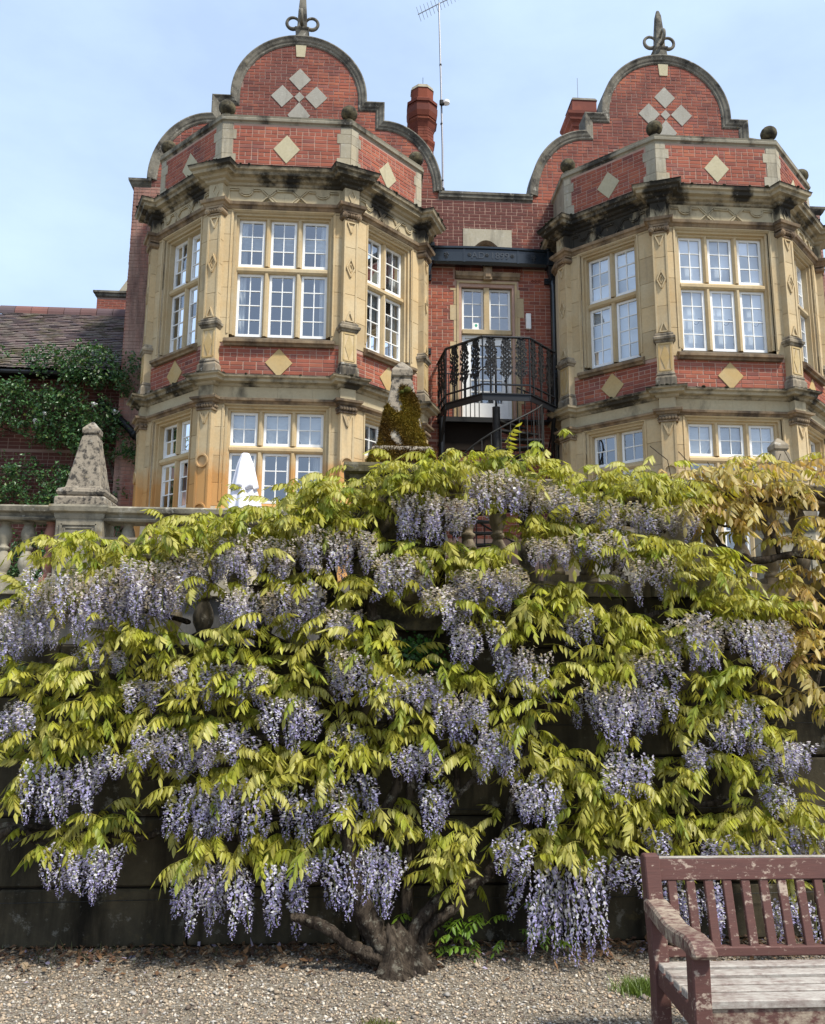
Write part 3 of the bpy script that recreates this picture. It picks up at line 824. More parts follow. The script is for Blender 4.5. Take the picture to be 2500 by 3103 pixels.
        for i in range(6):
            q = P.p(-.03 + (L + .06) * (i + .5) / 6, .045, 6.025); m.sphere(q, .03, 8, 6, 1.2)
        for d_ in (-.03, -.09):
            for s in (-.035, L + .035): m.sphere(P.p(s, d_, 6.025), .028, 8, 6, 1.2)
        fbox(m, P, -.02, L + .02, -.2, .02, 5.985, 6.09)
        m.build('capital', M['moulding'], root, smooth=False)
        m = MB(); fbox(m, P, -.01, L + .01, -.2, .012, 6.18, 6.42); m.build('frieze_block', M['frieze'], root)
        # pedestal of the upper order
        m = MB()
        fbox(m, P, -.05, L + .05, -.25, .045, 6.58, 6.755)
        m.strip([[P.p(s, d, z) for s, d in ((-e, -.25), (-e, e), (L + e, e), (L + e, -.25))] for e, z in ((.045, 6.755), (.02, 6.80), (.03, 6.82), (.015, 6.86))], True, True)
        m.build('pedestal_base', M['pedestal_dark'], root)
        m = MB(); fbox(m, P, -.012, L + .012, -.25, .010, 6.855, 7.42)
        m.build('pedestal', stone, root)
        m = MB()
        fpath(m, P, [(.03, 6.90), (L - .03, 6.90), (L - .03, 7.39), (.03, 7.39)], .026, 0, .020, True)
        fpoly(m, P, [(c, 7.375), (.052, 7.145), (c, 6.915), (L - .052, 7.145)], 0, .018)
        m.build('pedestal_panel', M['diamond_warm'], root)
        m = MB()
        m.strip([[P.p(s, d, z) for s, d in ((-e, -.25), (-e, e), (L + e, e), (L + e, -.25))] for e, z in
                 ((.014, 7.415), (.03, 7.43), (.035, 7.455), (.06, 7.475), (.065, 7.515), (.03, 7.545), (.032, 7.575), (.012, 7.60))], True, True)
        m.build('pedestal_cap', M['pedestal_dark'], root)
        # shaft blocks
        blocks(P, .0, L, -.25, 0, 7.60, 9.53, .47, root, stone, seed=rr.random())
        m = MB()
        for s in (.018, L - .018): fbox(m, P, s - .016, s + .016, -.02, .012, 7.61, 9.50)
        fpath(m, P, [(.055, 9.47), (c, 9.28), (L - .055, 9.47)], .022, -.01, .026); fbar(m, P, (.05, 9.475), (L - .05, 9.475), .018, -.01, .026)
        fpath(m, P, [(c, 8.79), (.055, 8.62), (c, 8.45), (L - .055, 8.62)], .024, -.01, .028, True)
        fpath(m, P, [(c, 8.70), (.095, 8.62), (c, 8.54), (L - .095, 8.62)], .012, -.01, .018, True)
        fpath(m, P, [(.06, 7.62), (c, 7.80), (L - .06, 7.62)], .022, -.01, .026, False); fbar(m, P, (.05, 7.622), (L - .05, 7.622), .02, -.01, .026)
        m.build('pilaster_ornament', stone, root)
        # ionic capital
        m = MB()
        for s in (.0, L):
            a = P.p(s, -.12, 9.60); b = P.p(s, .05, 9.60)
            m.tube([a, b], .055, 14); m.tube([b, P.p(s, .062, 9.60)], [.038, .036], 12); m.tube([b, P.p(s, .072, 9.60)], [.016, .014], 8)
        fbox(m, P, .03, L - .03, -.12, .03, 9.575, 9.655)
        for i in range(4): m.sphere(P.p(.055 + (L - .11) * i / 3, .038, 9.61), .026, 8, 6, 1.25)
        fbox(m, P, -.045, L + .045, -.15, .045, 9.655, 9.69)
        fbox(m, P, .0, L, -.1, .016, 9.525, 9.555)
        m.build('capital', M['moulding'], root)
        m = MB(); fbox(m, P, -.01, L + .01, -.2, .012, 9.80, 10.16); m.build('frieze_block', M['frieze'], root)
        m = MB(); fpath(m, P, [(c, 10.11), (.07, 9.98), (c, 9.85), (L - .07, 9.98)], .02, 0, .03, True); m.build('frieze_diamond', M['frieze'], root)
    # --- mouldings and cornices swept round the bay
    ol = tower_outline(cx)
    for nm, mat, prof in (
        ('lower_moulding', M['moulding'], [(-.06, 6.085), (.0, 6.085), (.03, 6.10), (.045, 6.13), (.085, 6.14), (.095, 6.175), (.03, 6.20), (-.06, 6.20)]),
        ('string_cornice', M['cornice'], [(-.06, 6.39), (.0, 6.39), (.03, 6.41), (.045, 6.445), (.13, 6.46), (.14, 6.505), (.185, 6.525), (.195, 6.56), (.12, 6.585), (-.06, 6.60)]),
        ('upper_moulding', M['moulding'], [(-.06, 9.685), (.0, 9.685), (.03, 9.70), (.05, 9.74), (.085, 9.75), (.10, 9.80), (.02, 9.815), (-.06, 9.815)]),
        ('main_cornice', M['cornice'], [(-.06, 10.13), (.0, 10.13), (.035, 10.15), (.045, 10.19), (.10, 10.21), (.12, 10.25), (.20, 10.265), (.21, 10.32), (.25, 10.34), (.265, 10.39), (.275, 10.41), (.10, 10.45), (-.06, 10.46)])):
        m = MB(); sweep_plan(m, ol, prof); m.build(nm, mat, root)
    # moss lying on the two cornice ledges
    ms = MB()
    for i in range(330):
        pth = ol; t = rr.uniform(0, len(pth) - 1.001); i0 = int(t); a, b = Vector(pth[i0]), Vector(pth[i0 + 1])
        p = a.lerp(b, t - i0); d = (b - a).normalized(); nn = Vector((d.y, -d.x))
        hi = rr.random() < .62
        o = rr.uniform(.17, .28) if hi else rr.uniform(.10, .19)
        q = p + nn * o
        ms.sphere((q.x, q.y, (10.415 if hi else 6.57)), rr.uniform(.015, .042), 6, 4, rr.uniform(.5, 1.0))
    mo = ms.build('cornice_moss', M['dark_moss'], root); mo['kind'] = 'stuff'
    # --- parapet
    PZ0, PZ1 = 10.42, 11.42
    out = tower_outline(cx, False); inset = -.05
    ds_ = offset_dirs(out); pp = [(p[0] + d.x * inset, p[1] + d.y * inset) for p, d in zip(out, ds_)]
    par = {'front': (pp[2], pp[3]), 'right': (pp[3], pp[4]), 'left': (pp[1], pp[2])}
    for nm, (a, b) in par.items():
        L = math.hypot(b[0] - a[0], b[1] - a[1]); F = Frame(a, (b[0] - a[0], b[1] - a[1]), L)
        m = MB(); fbox(m, F, 0, L, -.25, 0, 10.3, PZ1); pan = m.build('parapet_wall', M['mortar'], root)
        q0, q1 = (.20, .20) if nm == 'front' else ((.20, .17) if nm == 'right' else (.17, .20))
        ds, dz = L / 2, 10.93
        bw.lay(F, q0, L - q1, 10.40, PZ1 - .01, M['brick'], pan,
               keep=lambda a, b, c, d: not (in_dia(a, c, ds, dz, .235, .285) and in_dia(b, d, ds, dz, .235, .285) and in_dia(a, d, ds, dz, .235, .285) and in_dia(b, c, ds, dz, .235, .285)))
        diamond(F, ds, dz, .24, .285, -.03, .016, M['diamond'], root)
        # long and short quoins
        z = 10.38; i = 0
        while z < PZ1 - .02:
            h = min(.19 + .05 * ((i * 7) % 3), PZ1 - z)
            for left in (True, False):
                e = (q0 if left else q1) - (0 if i % 2 else .065) + .05
                m = MB()
                fbox(m, F, -.0 if left else L - e, e if left else L, -.1, .012, z + .003, z + h - .003)
                m.build('quoin', M['quoin'], root)
            z += h; i += 1
    for a, b in ((pp[0], pp[1]), (pp[4], pp[5])):
        F = Frame(a, (b[0] - a[0], b[1] - a[1]), math.hypot(b[0] - a[0], b[1] - a[1]))
        m = MB(); fbox(m, F, 0, F.L, -.25, 0, 10.3, PZ1); m.build('parapet_wall', M['quoin'], root)
    m = MB(); sweep_plan(m, pp, [(-.29, 11.42), (.0, 11.42), (.015, 11.45), (.05, 11.465), (.06, 11.505), (.03, 11.53), (.045, 11.565), (-.02, 11.60), (-.29, 11.60)])
    m.build('parapet_coping', M['parapet_coping'], root)
    for i, (bx, by) in enumerate(pp[1:5]):
        d = ds_[1 + i]; m = MB(); x, y = bx - d.x * .10, by - d.y * .10
        m.lathe([(.10, 0), (.09, .03), (.07, .05)], 12, (x, y, 11.595)); m.sphere((x, y, 11.78), .155, 16, 10, .95)
        m.build('ball_finial', M['mossy_stone'], root, smooth=True)
    # --- gable wall behind
    def arc(c, rx, rz, a0, a1, n): return [(c[0] + rx * math.cos(a), c[1] + rz * math.sin(a)) for a in np.linspace(a0, a1, n)]
    half = arc((0, 13.69), 1.41, 1.41, PI / 2, 0, 20) + [(1.41, 13.585), (1.79, 13.585), (1.79, 13.15)] + arc((1.79, 11.62), 1.24, 1.53, PI / 2, 0, 18)[1:]
    path = [(-x, z) for x, z in half[::-1]] + half[1:]
    path = [(x + cx, z) for x, z in path]
    poly = [(cx - 3.03, 11.45)] + path + [(cx + 3.03, 11.45)]
    m = MB(); m.prism(poly, lambda q: (q[0], 2.2, q[1]), lambda q: (q[0], 2.55, q[1]))
    gw = m.build('gable_wall', M['mortar_dark'], root)
    m = MB()
    lp = path
    sweep_xz(m, lp, [(-.155, 2.56), (-.155, 2.185), (-.13, 2.165), (-.10, 2.16), (-.075, 2.14), (-.03, 2.125), (.01, 2.10), (.035, 2.11), (.04, 2.60)])
    m.build('gable_coping', M['coping'], root)
    GF = Frame((cx, 2.2), (1, 0))
    dd = [(0, 14.115, .235, .265), (-.365, 13.70, .24, .265), (.36, 13.70, .24, .265), (0, 13.695, .11, .125), (0, 13.26, .24, .31)]
    def inside(s, z, mrg):
        s = abs(s)
        if z > 13.585: return (math.hypot(s, max(0, z - 13.69)) < 1.41 - mrg)
        if s < 1.79 - mrg * .7: return True
        if z > 13.15: return False
        return ((s - 1.79 + mrg * .7) / 1.24) ** 2 + ((z - 11.62) / (1.53 - mrg)) ** 2 < 1
    def vis(s, z):
        if abs(s) > 2.2: return True
        y = -.2 + max(0, min(abs(s), 2.6) - 1.18)
        return z > 1.65 + (9.9 / (14.38 + y)) * 16.58 - .42
    def keep(a, b, c, d):
        s, z = (a + b) / 2, (c + d) / 2
        if not inside(s, z, .10) or not vis(s, z) or z < 11.45: return False
        for q in dd:
            if in_dia(a, c, *q) and in_dia(b, d, *q) and in_dia(a, d, *q) and in_dia(b, c, *q): return False
        return True
    bw.lay(GF, -3.0, 3.0, 11.46, 15.1, M['brick_gable'], gw, keep, individual=True)
    for q in dd: diamond(GF, *q, -.02, .018, M['gable_diamond'], root)
    m = MB(); fpoly(m, GF, [(-.09, 14.66), (.09, 14.66), (.115, 14.95), (-.115, 14.95)], -.02, .02); m.build('keystone', M['diamond'], root)
    # --- finial: tapered block, four scrolls, spike
    m = MB()
    f0 = (cx, 2.35, 15.06)
    m.lathe([(.17, 0), (.17, .06), (.14, .08), (.12, .30), (.145, .33), (.15, .37)], 4, f0, True)
    m.build('finial_block', M['coping'], root, bevel=.008)
    m = MB(); m.lathe([(.105, .36), (.09, .8), (.062, 1.22), (.028, 1.37)], 4, f0, True); m.build('finial_spike', M['coping'], root, bevel=.01)
    for k in range(4):
        a = k * PI / 2; m = MB()
        pts, rad = [], []
        for j in range(17):
            t = -2.2 + 4.9 * j / 16; r = .135
            x, z = .205 + r * math.cos(t), .55 + r * 1.05 * math.sin(t)
            pts.append((f0[0] + x * math.cos(a), f0[1] + x * math.sin(a), f0[2] + z)); rad.append(.043 * (1 - .35 * j / 16))
        m.tube(pts, rad, 8); m.build('finial_scroll', M['coping'], root, smooth=True)
    # --- outer strip of the main wall
    sx = -1 if not right else 1
    x0, x1 = (cx - 3.33, cx - 2.6) if not right else (cx + 2.6, cx + 3.33)
    m = MB(); m.box(x0, x1, 2.2, 2.6, 2.2, 11.45)
    m.box(x0 if not right else x1 - .4, x0 + .4 if not right else x1, 2.6, 9.5, 2.2, 11.45)
    sw = m.build('side_wall', M['mortar_dark'], root)
    bw.lay(Frame((x0, 2.2), (1, 0)), 0, .73, 4.6, 11.44, M['brick_washed'], sw, individual=False)
    if not right: bw.lay(Frame((x0, 6.2), (0, -1)), 0, 4.0, 7.0, 11.44, M['brick_gable'], sw, individual=False)
    m = MB()
    xa, xb = (cx - 3.36, cx - 2.98) if not right else (cx + 2.98, cx + 3.36)
    sweep_plan(m, [(xa, 9), (xa, 2.2), (xb, 2.2)] if not right else [(xa, 2.2), (xb, 2.2), (xb, 9)], [(-.4, 11.45), (.0, 11.45), (.03, 11.49), (.05, 11.53), (.075, 11.56), (.08, 11.61), (-.4, 11.63)])
    m.build('side_coping', M['coping'], root)
    bw.finish(root)

tl = empty('bay_tower', (0, .8, 2.35))
tag(tl, 'red brick and honey stone bay tower with curved gable beside the tiled wing', 'tower', 'matching bay towers of the mansion')
build_tower(0.0, tl, 5, False)
tr_ = empty('bay_tower', (8.003, .8, 2.35))
tag(tr_, 'red brick and stone bay tower whose upper windows have white blinds', 'tower', 'matching bay towers of the mansion')
build_tower(8.003, tr_, 9, True)

# ------------------------------------------------------------------ recessed link between the towers
LX0, LX1 = 2.52, 5.483
link = empty('link_building', (4.0, 2.4, 2.35))
tag(link, 'recessed red brick wall between the two bay towers, with stone doorway behind the iron balcony', 'building')
lb = Bricks(300)
WX0, WX1 = 3.49, 4.51                     # door and window opening
m = MB()
for b in ((LX0, WX0 - .02, 2.2, 11.45), (WX1 + .02, LX1, 2.2, 11.45), (WX0 - .02, WX1 + .02, 9.50, 10.30), (WX0 - .02, WX1 + .02, 10.56, 11.45), (WX0 - .02, 3.66, 10.30, 10.56), (4.34, WX1 + .02, 10.30, 10.56), (WX0 - .02, WX1 + .02, 2.2, 6.62)):
    m.box(b[0], b[1], 2.2, 2.55, b[2], b[3])
lw_ = m.build('link_wall', M['mortar'], link)
m = MB(); m.box(LX0, LX1, 3.5, 3.55, 2.2, 11.4); m.box(LX0, LX1, 2.55, 3.5, 6.4, 6.5); m.box(LX0, LX1, 2.55, 3.5, 9.7, 9.8); m.box(LX0, LX1, 2.55, 6, 11.1, 11.2)
m.build('room', M['room_pale'], link)
LF = Frame((0, 2.2), (1, 0))
def keep_l(a, b, c, d):
    if a > 3.53 and b < 4.52 and c > 10.27 and d < 10.79: return False
    return True
lb.lay(LF, LX0, 3.33, 6.2, 9.93, M['brick'], lw_)
lb.lay(LF, 4.67, LX1, 6.2, 9.93, M['brick'], lw_)
lb.lay(LF, 3.34, 4.66, 6.2, 6.58, M['brick'], lw_)
lb.lay(LF, 3.34, 4.66, 9.70, 9.93, M['brick'], lw_)
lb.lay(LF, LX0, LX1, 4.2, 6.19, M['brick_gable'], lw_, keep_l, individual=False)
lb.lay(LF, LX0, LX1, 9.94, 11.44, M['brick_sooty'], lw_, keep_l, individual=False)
lb.finish(link)
m = MB(); sweep_plan(m, [(3.03 - .03, 2.2), (4.973 + .03, 2.2)], [(-.35, 11.45), (.0, 11.45), (.02, 11.48), (.045, 11.50), (.05, 11.55), (.07, 11.57), (.075, 11.62), (-.35, 11.64)])
m.build('link_coping', M['coping'], link)
# stone head with a low arch above the gutter
m = MB()
arch = [(3.66 + .68 * i / 12, 10.30 + .25 * math.sin(PI * i / 12)) for i in range(13)]
fpoly(m, LF, [(3.51, 10.25), (3.66, 10.25)] + arch + [(4.34, 10.25), (4.54, 10.25), (4.54, 10.80), (3.51, 10.80)][::1], -.2, .02)
m.build('arched_lintel', M['quoin'], link)
m = MB(); fbox(m, LF, 3.62, 4.38, -.3, -.22, 10.2, 10.6); m.build('arch_recess', M['bay_stone'], link)
for a in (3.50, 4.40):
    m = MB(); fbox(m, LF, a, a + .15, -.05, .05, 10.20, 10.36); m.build('arch_impost', M['lead'], link, bevel=.01)
# long and short jamb stones
rr = random.Random(3)
for side in (0, 1):
    z = 6.6; i = 0
    while z < 9.44:
        h = min(rr.uniform(.32, .55), 9.46 - z); w = .26 if i % 2 else .18
        m = MB(); a, b = (WX0 - w, WX0 - .09) if side == 0 else (WX1 + .09, WX1 + w)
        fbox(m, LF, a, b, -.2, .014, z + .002, z + h - .002); m.build('jamb_stone', M['bay_stone'], link, bevel=.003); z += h; i += 1
m = MB()
for a, dd in ((.12, .03), (.085, -.02), (.045, -.07)):
    b = a - .045
    fbox(m, LF, WX0 - a, WX0 - b, -.25, dd, 6.6, 9.50 + a); fbox(m, LF, WX1 + b, WX1 + a, -.25, dd, 6.6, 9.50 + a); fbox(m, LF, WX0 - b, WX1 + b, -.25, dd, 9.50 + b, 9.50 + a)
m.build('door_surround', M['bay_stone'], link)
m = MB(); m.strip([[LF.p(s, d, z) for d, z in ((-.1, 9.66), (.04, 9.66), (.06, 9.69), (.09, 9.71), (.10, 9.76), (.115, 9.79), (.05, 9.82), (-.1, 9.82))] for s in (WX0 - .15, WX1 + .18)], True, True)
m.build('hood_moulding', M['moulding'], link)
m = MB(); fbox(m, LF, 3.92, 4.10, -.05, .13, 9.62, 9.93); fbox(m, LF, 3.95, 4.07, .1, .16, 9.66, 9.88); m.build('keystone', M['moulding'], link, bevel=.01)
for x in (3.36, 4.56):
    m = MB()
    for k in range(5): fbox(m, LF, x + k * .042, x + k * .042 + .018, -.02, .03, 9.83, 9.93)
    m.build('carved_fringe', M['brick_gable'], link)
# upper window of two lights, transom, glazed door
win = MB(); fbox(win, LF, 3.945, 4.055, -.25, -.02, 8.57, 9.50); fbox(win, LF, WX0, WX1, -.25, -.0, 8.475, 8.565)
wn_ = win.build('window', M['bay_stone'], link)
for a, b in ((WX0 + .002, 3.943), (4.057, WX1 - .002)): casement(LF, a, b, 8.568, 9.498, -.13, 2, 3, wn_)
dm = MB()
d0, d1 = -.19, -.11
for q in ((WX0 + .002, WX0 + .06, 6.64, 8.47), (WX1 - .06, WX1 - .002, 6.64, 8.47), (WX0 + .06, WX1 - .06, 8.41, 8.47)): fbox(dm, LF, q[0], q[1], d0 - .03, d1 + .03, q[2], q[3])
for q in ((WX0 + .062, WX0 + .19, 6.66, 8.405), (WX1 - .19, WX1 - .062, 6.66, 8.405), (WX0 + .19, WX1 - .19, 8.27, 8.405), (WX0 + .19, WX1 - .19, 6.66, 7.02)): fbox(dm, LF, q[0], q[1], d0, d1, q[2], q[3])
for s in (3.845, 4.155): fbox(dm, LF, s - .016, s + .016, d0, d1, 7.02, 8.27)
for z in (7.27, 7.52, 7.77, 8.02): fbox(dm, LF, WX0 + .19, WX1 - .19, d0 + .01, d1 - .01, z - .014, z + .014)
door = dm.build('door', M['white_paint'], link)
m = MB(); m.add([LF.p(WX0 + .19, -.15, 7.02), LF.p(WX1 - .19, -.15, 7.02), LF.p(WX1 - .19, -.15, 8.27), LF.p(WX0 + .19, -.15, 8.27)], [(0, 1, 2, 3)]); m.build('pane', M['glass'], door)
m = MB(); m.sphere(LF.p(WX1 - .13, -.08, 7.5), .025, 10, 6); m.build('handle', M['iron'], door)
# pierced terracotta vent
m = MB(); fbox(m, LF, 4.93, 5.16, -.02, .010, 9.63, 9.70)
vent = m.build('air_brick', M['brick'], link)
m = MB()
for k in range(3):
    for a in range(4): fbox(m, LF, 4.965 + k * .07 + .02 * math.cos(a * PI / 2) - .008, 4.965 + k * .07 + .02 * math.cos(a * PI / 2) + .008, .008, .0125, 9.665 + .02 * math.sin(a * PI / 2) - .007, 9.665 + .02 * math.sin(a * PI / 2) + .007)
m.build('vent_hole', M['dark_slot'], vent)
# octagonal chimney behind the link
m = MB(); cc = (2.78, 4.2, 0)
m.lathe([(.29, 11.2), (.29, 13.9)], 8, cc); ch = m.build('chimney_stack', M['brick_chimney'], link)
for r0, r1, z0, z1 in ((.29, .33, 13.9, 13.98), (.33, .33, 13.98, 14.05), (.29, .29, 14.05, 14.35), (.30, .35, 14.35, 14.48), (.35, .385, 14.48, 14.52), (.33, .33, 14.52, 14.62), (.35, .39, 14.62, 14.74), (.39, .395, 14.74, 14.88), (.36, .36, 14.88, 14.98), (.39, .39, 14.98, 15.05), (.39, .29, 15.05, 15.13), (.285, .28, 15.13, 15.40)):
    m = MB(); m.lathe([(r0, z0), (r1, z1)], 8, cc); m.build('brick_band', M['brick_chimney'], ch)
cb = MB(); rr = random.Random(8)
for i in range(66):                       # courses of the shaft
    z = 11.9 + i * .0755
    if 13.86 < z < 14.06 or z > 14.33: continue
    for k in range(8):
        a0, a1 = 2 * PI * (k + .5) / 8, 2 * PI * (k + 1.5) / 8; r = .296
        p, q = Vector((r * math.cos(a0), r * math.sin(a0))), Vector((r * math.cos(a1), r * math.sin(a1)))
        sp = rr.uniform(.35, .65); g = .012
        for t0, t1 in ((0, sp - g), (sp + g, 1)):
            a, b = p.lerp(q, t0), p.lerp(q, t1)
            cb.add([(cc[0] + a.x * e, cc[1] + a.y * e, zz) for e, zz in ((.96, z), (1.0, z))] + [(cc[0] + b.x * e, cc[1] + b.y * e, zz) for e, zz in ((1.0, z), (.96, z))] +
                   [(cc[0] + a.x * e, cc[1] + a.y * e, zz) for e, zz in ((.96, z + .065), (1.0, z + .065))] + [(cc[0] + b.x * e, cc[1] + b.y * e, zz) for e, zz in ((1.0, z + .065), (.96, z + .065))],
                   [(0, 1, 2, 3), (7, 6, 5, 4), (1, 0, 4, 5), (2, 1, 5, 6), (3, 2, 6, 7), (0, 3, 7, 4)], rr.random())
o = cb.build('brickwork', M['brick_chimney'], ch); o['kind'] = 'stuff'
m = MB(); m.lathe([(.30, 15.40), (.27, 15.49), (.12, 15.52)], 8, cc); m.build('chimney_cap', M['quoin'], ch)
m = MB(); m.tube([(2.8, 4.2, 15.5), (2.8, 4.2, 15.85)], .006, 5); m.tube([(2.8, 4.2, 15.54), (2.95, 4.2, 15.60)], .005, 5); m.build('lightning_rod', M['iron'], ch)
# square chimney behind the right gable
m = MB(); cc = (6.72, 4.3, 0)
m.lathe([(.27, 11), (.27, 14.55), (.31, 14.6), (.32, 14.68), (.38, 14.74), (.39, 14.80), (.43, 14.86), (.44, 14.93), (.30, 14.98), (.30, 15.30)], 4, cc, True); c2 = m.build('chimney_stack', M['brick_gable'], tr_)
m = MB(); m.lathe([(.32, 15.30), (.28, 15.38)], 4, cc, True); m.build('chimney_cap', M['coping'], c2)
m = MB(); m.tube([(6.62, 4.2, 15.3), (6.62, 4.2, 16.05)], .007, 5); m.build('lightning_rod', M['metal_pole'], c2)

# ------------------------------------------------------------------ antenna mast
an = empty('antenna', (3.3, 4.2, 11.1))
tag(an, 'tall thin television aerial on a pole rising beside the octagonal chimney', 'antenna')
AX, AY = 3.30, 4.2
m = MB(); m.tube([(AX, AY, 11.2), (AX - .02, AY, 14), (AX - .11, AY, 17.95)], [.026, .024, .02], 8); m.build('mast', M['metal_pole'], an)
m = MB()
for z in (13.1, 14.6, 16.2): m.tube([(AX - .1 * (z - 12) / 6, AY, z), (AX - .1 * (z - 12) / 6, AY, z + .04)], .029, 8)
m.tube([(AX - .03, AY - .03, 12.85), (AX - .03, AY - .03, 12.9)], .06, 8); m.build('mast_clamp', M['iron_rough'], an)
m = MB(); m.tube([(AX - .62, AY + .15, 17.72), (AX - .11, AY, 17.93), (AX + .42, AY - .15, 18.13)], .012, 6); m.build('boom', M['metal_pole'], an)
for k in range(13):
    t = k / 12; p = Vector((AX - .60 + 1.02 * t, AY + .15 - .3 * t, 17.73 + .40 * t)); L = .20 + .10 * (1 - t)
    m = MB(); d = Vector((.35, .25, -.9)).normalized() * L * .6
    m.tube([p - d, p + d], .006, 5); m.build('element', M['metal_pole'], an)
m = MB(); m.box(AX - .10, AX + .02, AY - .10, AY - .02, 15.08, 15.22); m.build('junction_box', M['iron_rough'], an, bevel=.02)
m = MB(); m.lathe([(.02, 0), (.09, .03), (.09, .09), (.05, .12)], 12, (AX + .06, AY - .06, 15.1)); m.build('amplifier_box', M['white_paint'], an)

# ------------------------------------------------------------------ cast iron box gutter with the date
gut = empty('box_gutter', (4.0, 2.1, 9.9))
tag(gut, 'black cast iron box gutter dated 1899 spanning between the two towers above the doorway', 'gutter')
GI = M['gutter_iron']
M['old_iron_relief'] = plain('old_iron_relief', (.022, .028, .034), .35, .6, var=.3)
def gy(x): return 2.2 - .22 - .05 * (1 - ((x - 4.05) / 1.25) ** 2)
xs = np.linspace(2.80, 5.30, 15)
m = MB()
m.strip([[(x, 2.19, 9.92 + .0), (x, gy(x) + .05, 9.90 - .02 * (1 - ((x - 4.05) / 1.25) ** 2)), (x, gy(x), 9.94), (x, gy(x), 10.20), (x, gy(x) - .035, 10.215), (x, gy(x) - .04, 10.255), (x, gy(x) + .02, 10.26), (x, 2.19, 10.26)] for x in xs], True, True)
m.build('trough', GI, gut)
m = MB()
for x in (3.50, 4.62): fbox(m, Frame((x, gy(x)), (1, 0)), -.02, .02, -.02, .012, 9.92, 10.21)
m.build('joint_strap', GI, gut)
for x in (2.74, 5.36):
    m = MB(); m.box(x - .12, x + .12, 1.90, 2.19, 9.93, 10.22); m.box(x - .145, x + .145, 1.87, 2.19, 10.22, 10.30); m.box(x - .135, x + .135, 1.885, 2.19, 9.90, 9.94)
    m.strip([[(x + a * w, 2.05 + b * w, z) for a, b in ((-1, -1), (1, -1), (1, 1), (-1, 1))] for w, z in ((.11, 9.91), (.085, 9.78), (.06, 9.62))], True, True)
    m.build('hopper', GI, gut, bevel=.006)
def rosette(x, z, r, n, nm='rosette'):
    F = Frame((x, gy(x)), (1, 0)); m = MB()
    for k in range(n):
        a = 2 * PI * k / n; m.sphere(F.p(r * .6 * math.cos(a), .004, z + r * .6 * math.sin(a)), r * .36, 7, 5)
    m.sphere(F.p(0, .008, z), r * .33, 8, 5); m.build(nm, M['old_iron_relief'], gut)
for x in (3.61, 3.97, 4.50): rosette(x, 10.08, .045, 6)
for x in (3.13, 4.95):
    rosette(x, 10.08, .06, 5, 'leaf_ornament'); rosette(x, 10.015, .035, 4, 'leaf_ornament')
def lettering(txt, x, z, size, y):
    cu = bpy.data.curves.new('lettering', 'FONT'); cu.body = txt; cu.size = size; cu.extrude = .008; cu.align_x = 'CENTER'
    t = bpy.data.objects.new('lettering', cu); col.objects.link(t)
    dg = bpy.context.evaluated_depsgraph_get(); me = bpy.data.meshes.new_from_object(t.evaluated_get(dg))
    bpy.data.objects.remove(t)
    for v in me.vertices: v.co = Vector((x + v.co.x, y - v.co.z, z + v.co.y))
    me.materials.clear(); me.materials.append(M['old_iron_relief'])
    o = bpy.data.objects.new('lettering', me); col.objects.link(o); set_parent(o, gut)
lettering('AD', 3.79, 10.005, .20, gy(3.8) - .002)
lettering('1899', 4.24, 10.005, .20, gy(4.24) - .002)
for x, zs in ((5.38, (9.66, 7.6, 5.4)), (2.64, (9.66, 8.05, 5.4))):
    m = MB(); m.tube([(5.36 if x > 4 else 2.72, 2.05, 9.70), (x, 2.08, 9.45), (x, 2.08, 2.4)], .076 if x > 4 else .055, 12); m.build('downpipe', GI, gut, smooth=True)
    for z in zs:
        m = MB(); m.tube([(x, 2.08, z - .09), (x, 2.08, z - .02), (x, 2.08, z), (x, 2.08, z + .06)], [.085, .085, .095, .085], 12)
        m.box(x - .17, x + .13 if x > 4 else x + .2, 2.13, 2.19, z - .07, z + .05)
        for s in (-.13, .16 if x < 4 else .1): m.sphere((x + s, 2.125, z - .01), .018, 8, 5)
        m.build('pipe_bracket', M['iron'], gut)

# ------------------------------------------------------------------ small fittings on the link wall
wl_ = MB(); fbox(wl_, LF, 4.805, 4.915, .0, .06, 8.59, 8.935)
o = wl_.build('wall_lamp', M['white_paint'], None, bevel=.012); tag(o, 'slim white box lamp fixed to the brick beside the balcony doorway', 'lamp')
m = MB(); fbox(m, LF, 3.73, 3.85, -.128, -.124, 8.62, 8.76); o = m.build('exit_notice', M['white_paint'], None); tag(o, 'small green and white notice stuck inside the window above the balcony door', 'sign')
m = MB(); fpoly(m, LF, [(3.76, 8.70), (3.79, 8.655), (3.82, 8.70), (3.805, 8.735), (3.775, 8.735)], -.124, -.1225); m.build('green_mark', M['sign_green'], o)
fl = empty('floodlight', (10.35, .55, 6.62)); tag(fl, 'small black floodlight standing on the string course of the tower', 'floodlight')
m = MB(); F = Frame((10.15, .55), (1, .8)); fbox(m, F, 0, .22, .0, .09, 6.63, 6.83); fbox(m, F, .05, .17, -.08, 0, 6.60, 6.64); m.build('housing', M['iron'], fl, bevel=.01)
m = MB(); fbox(m, F, .015, .205, .088, .096, 6.645, 6.815); m.build('lens', M['lead'], fl)

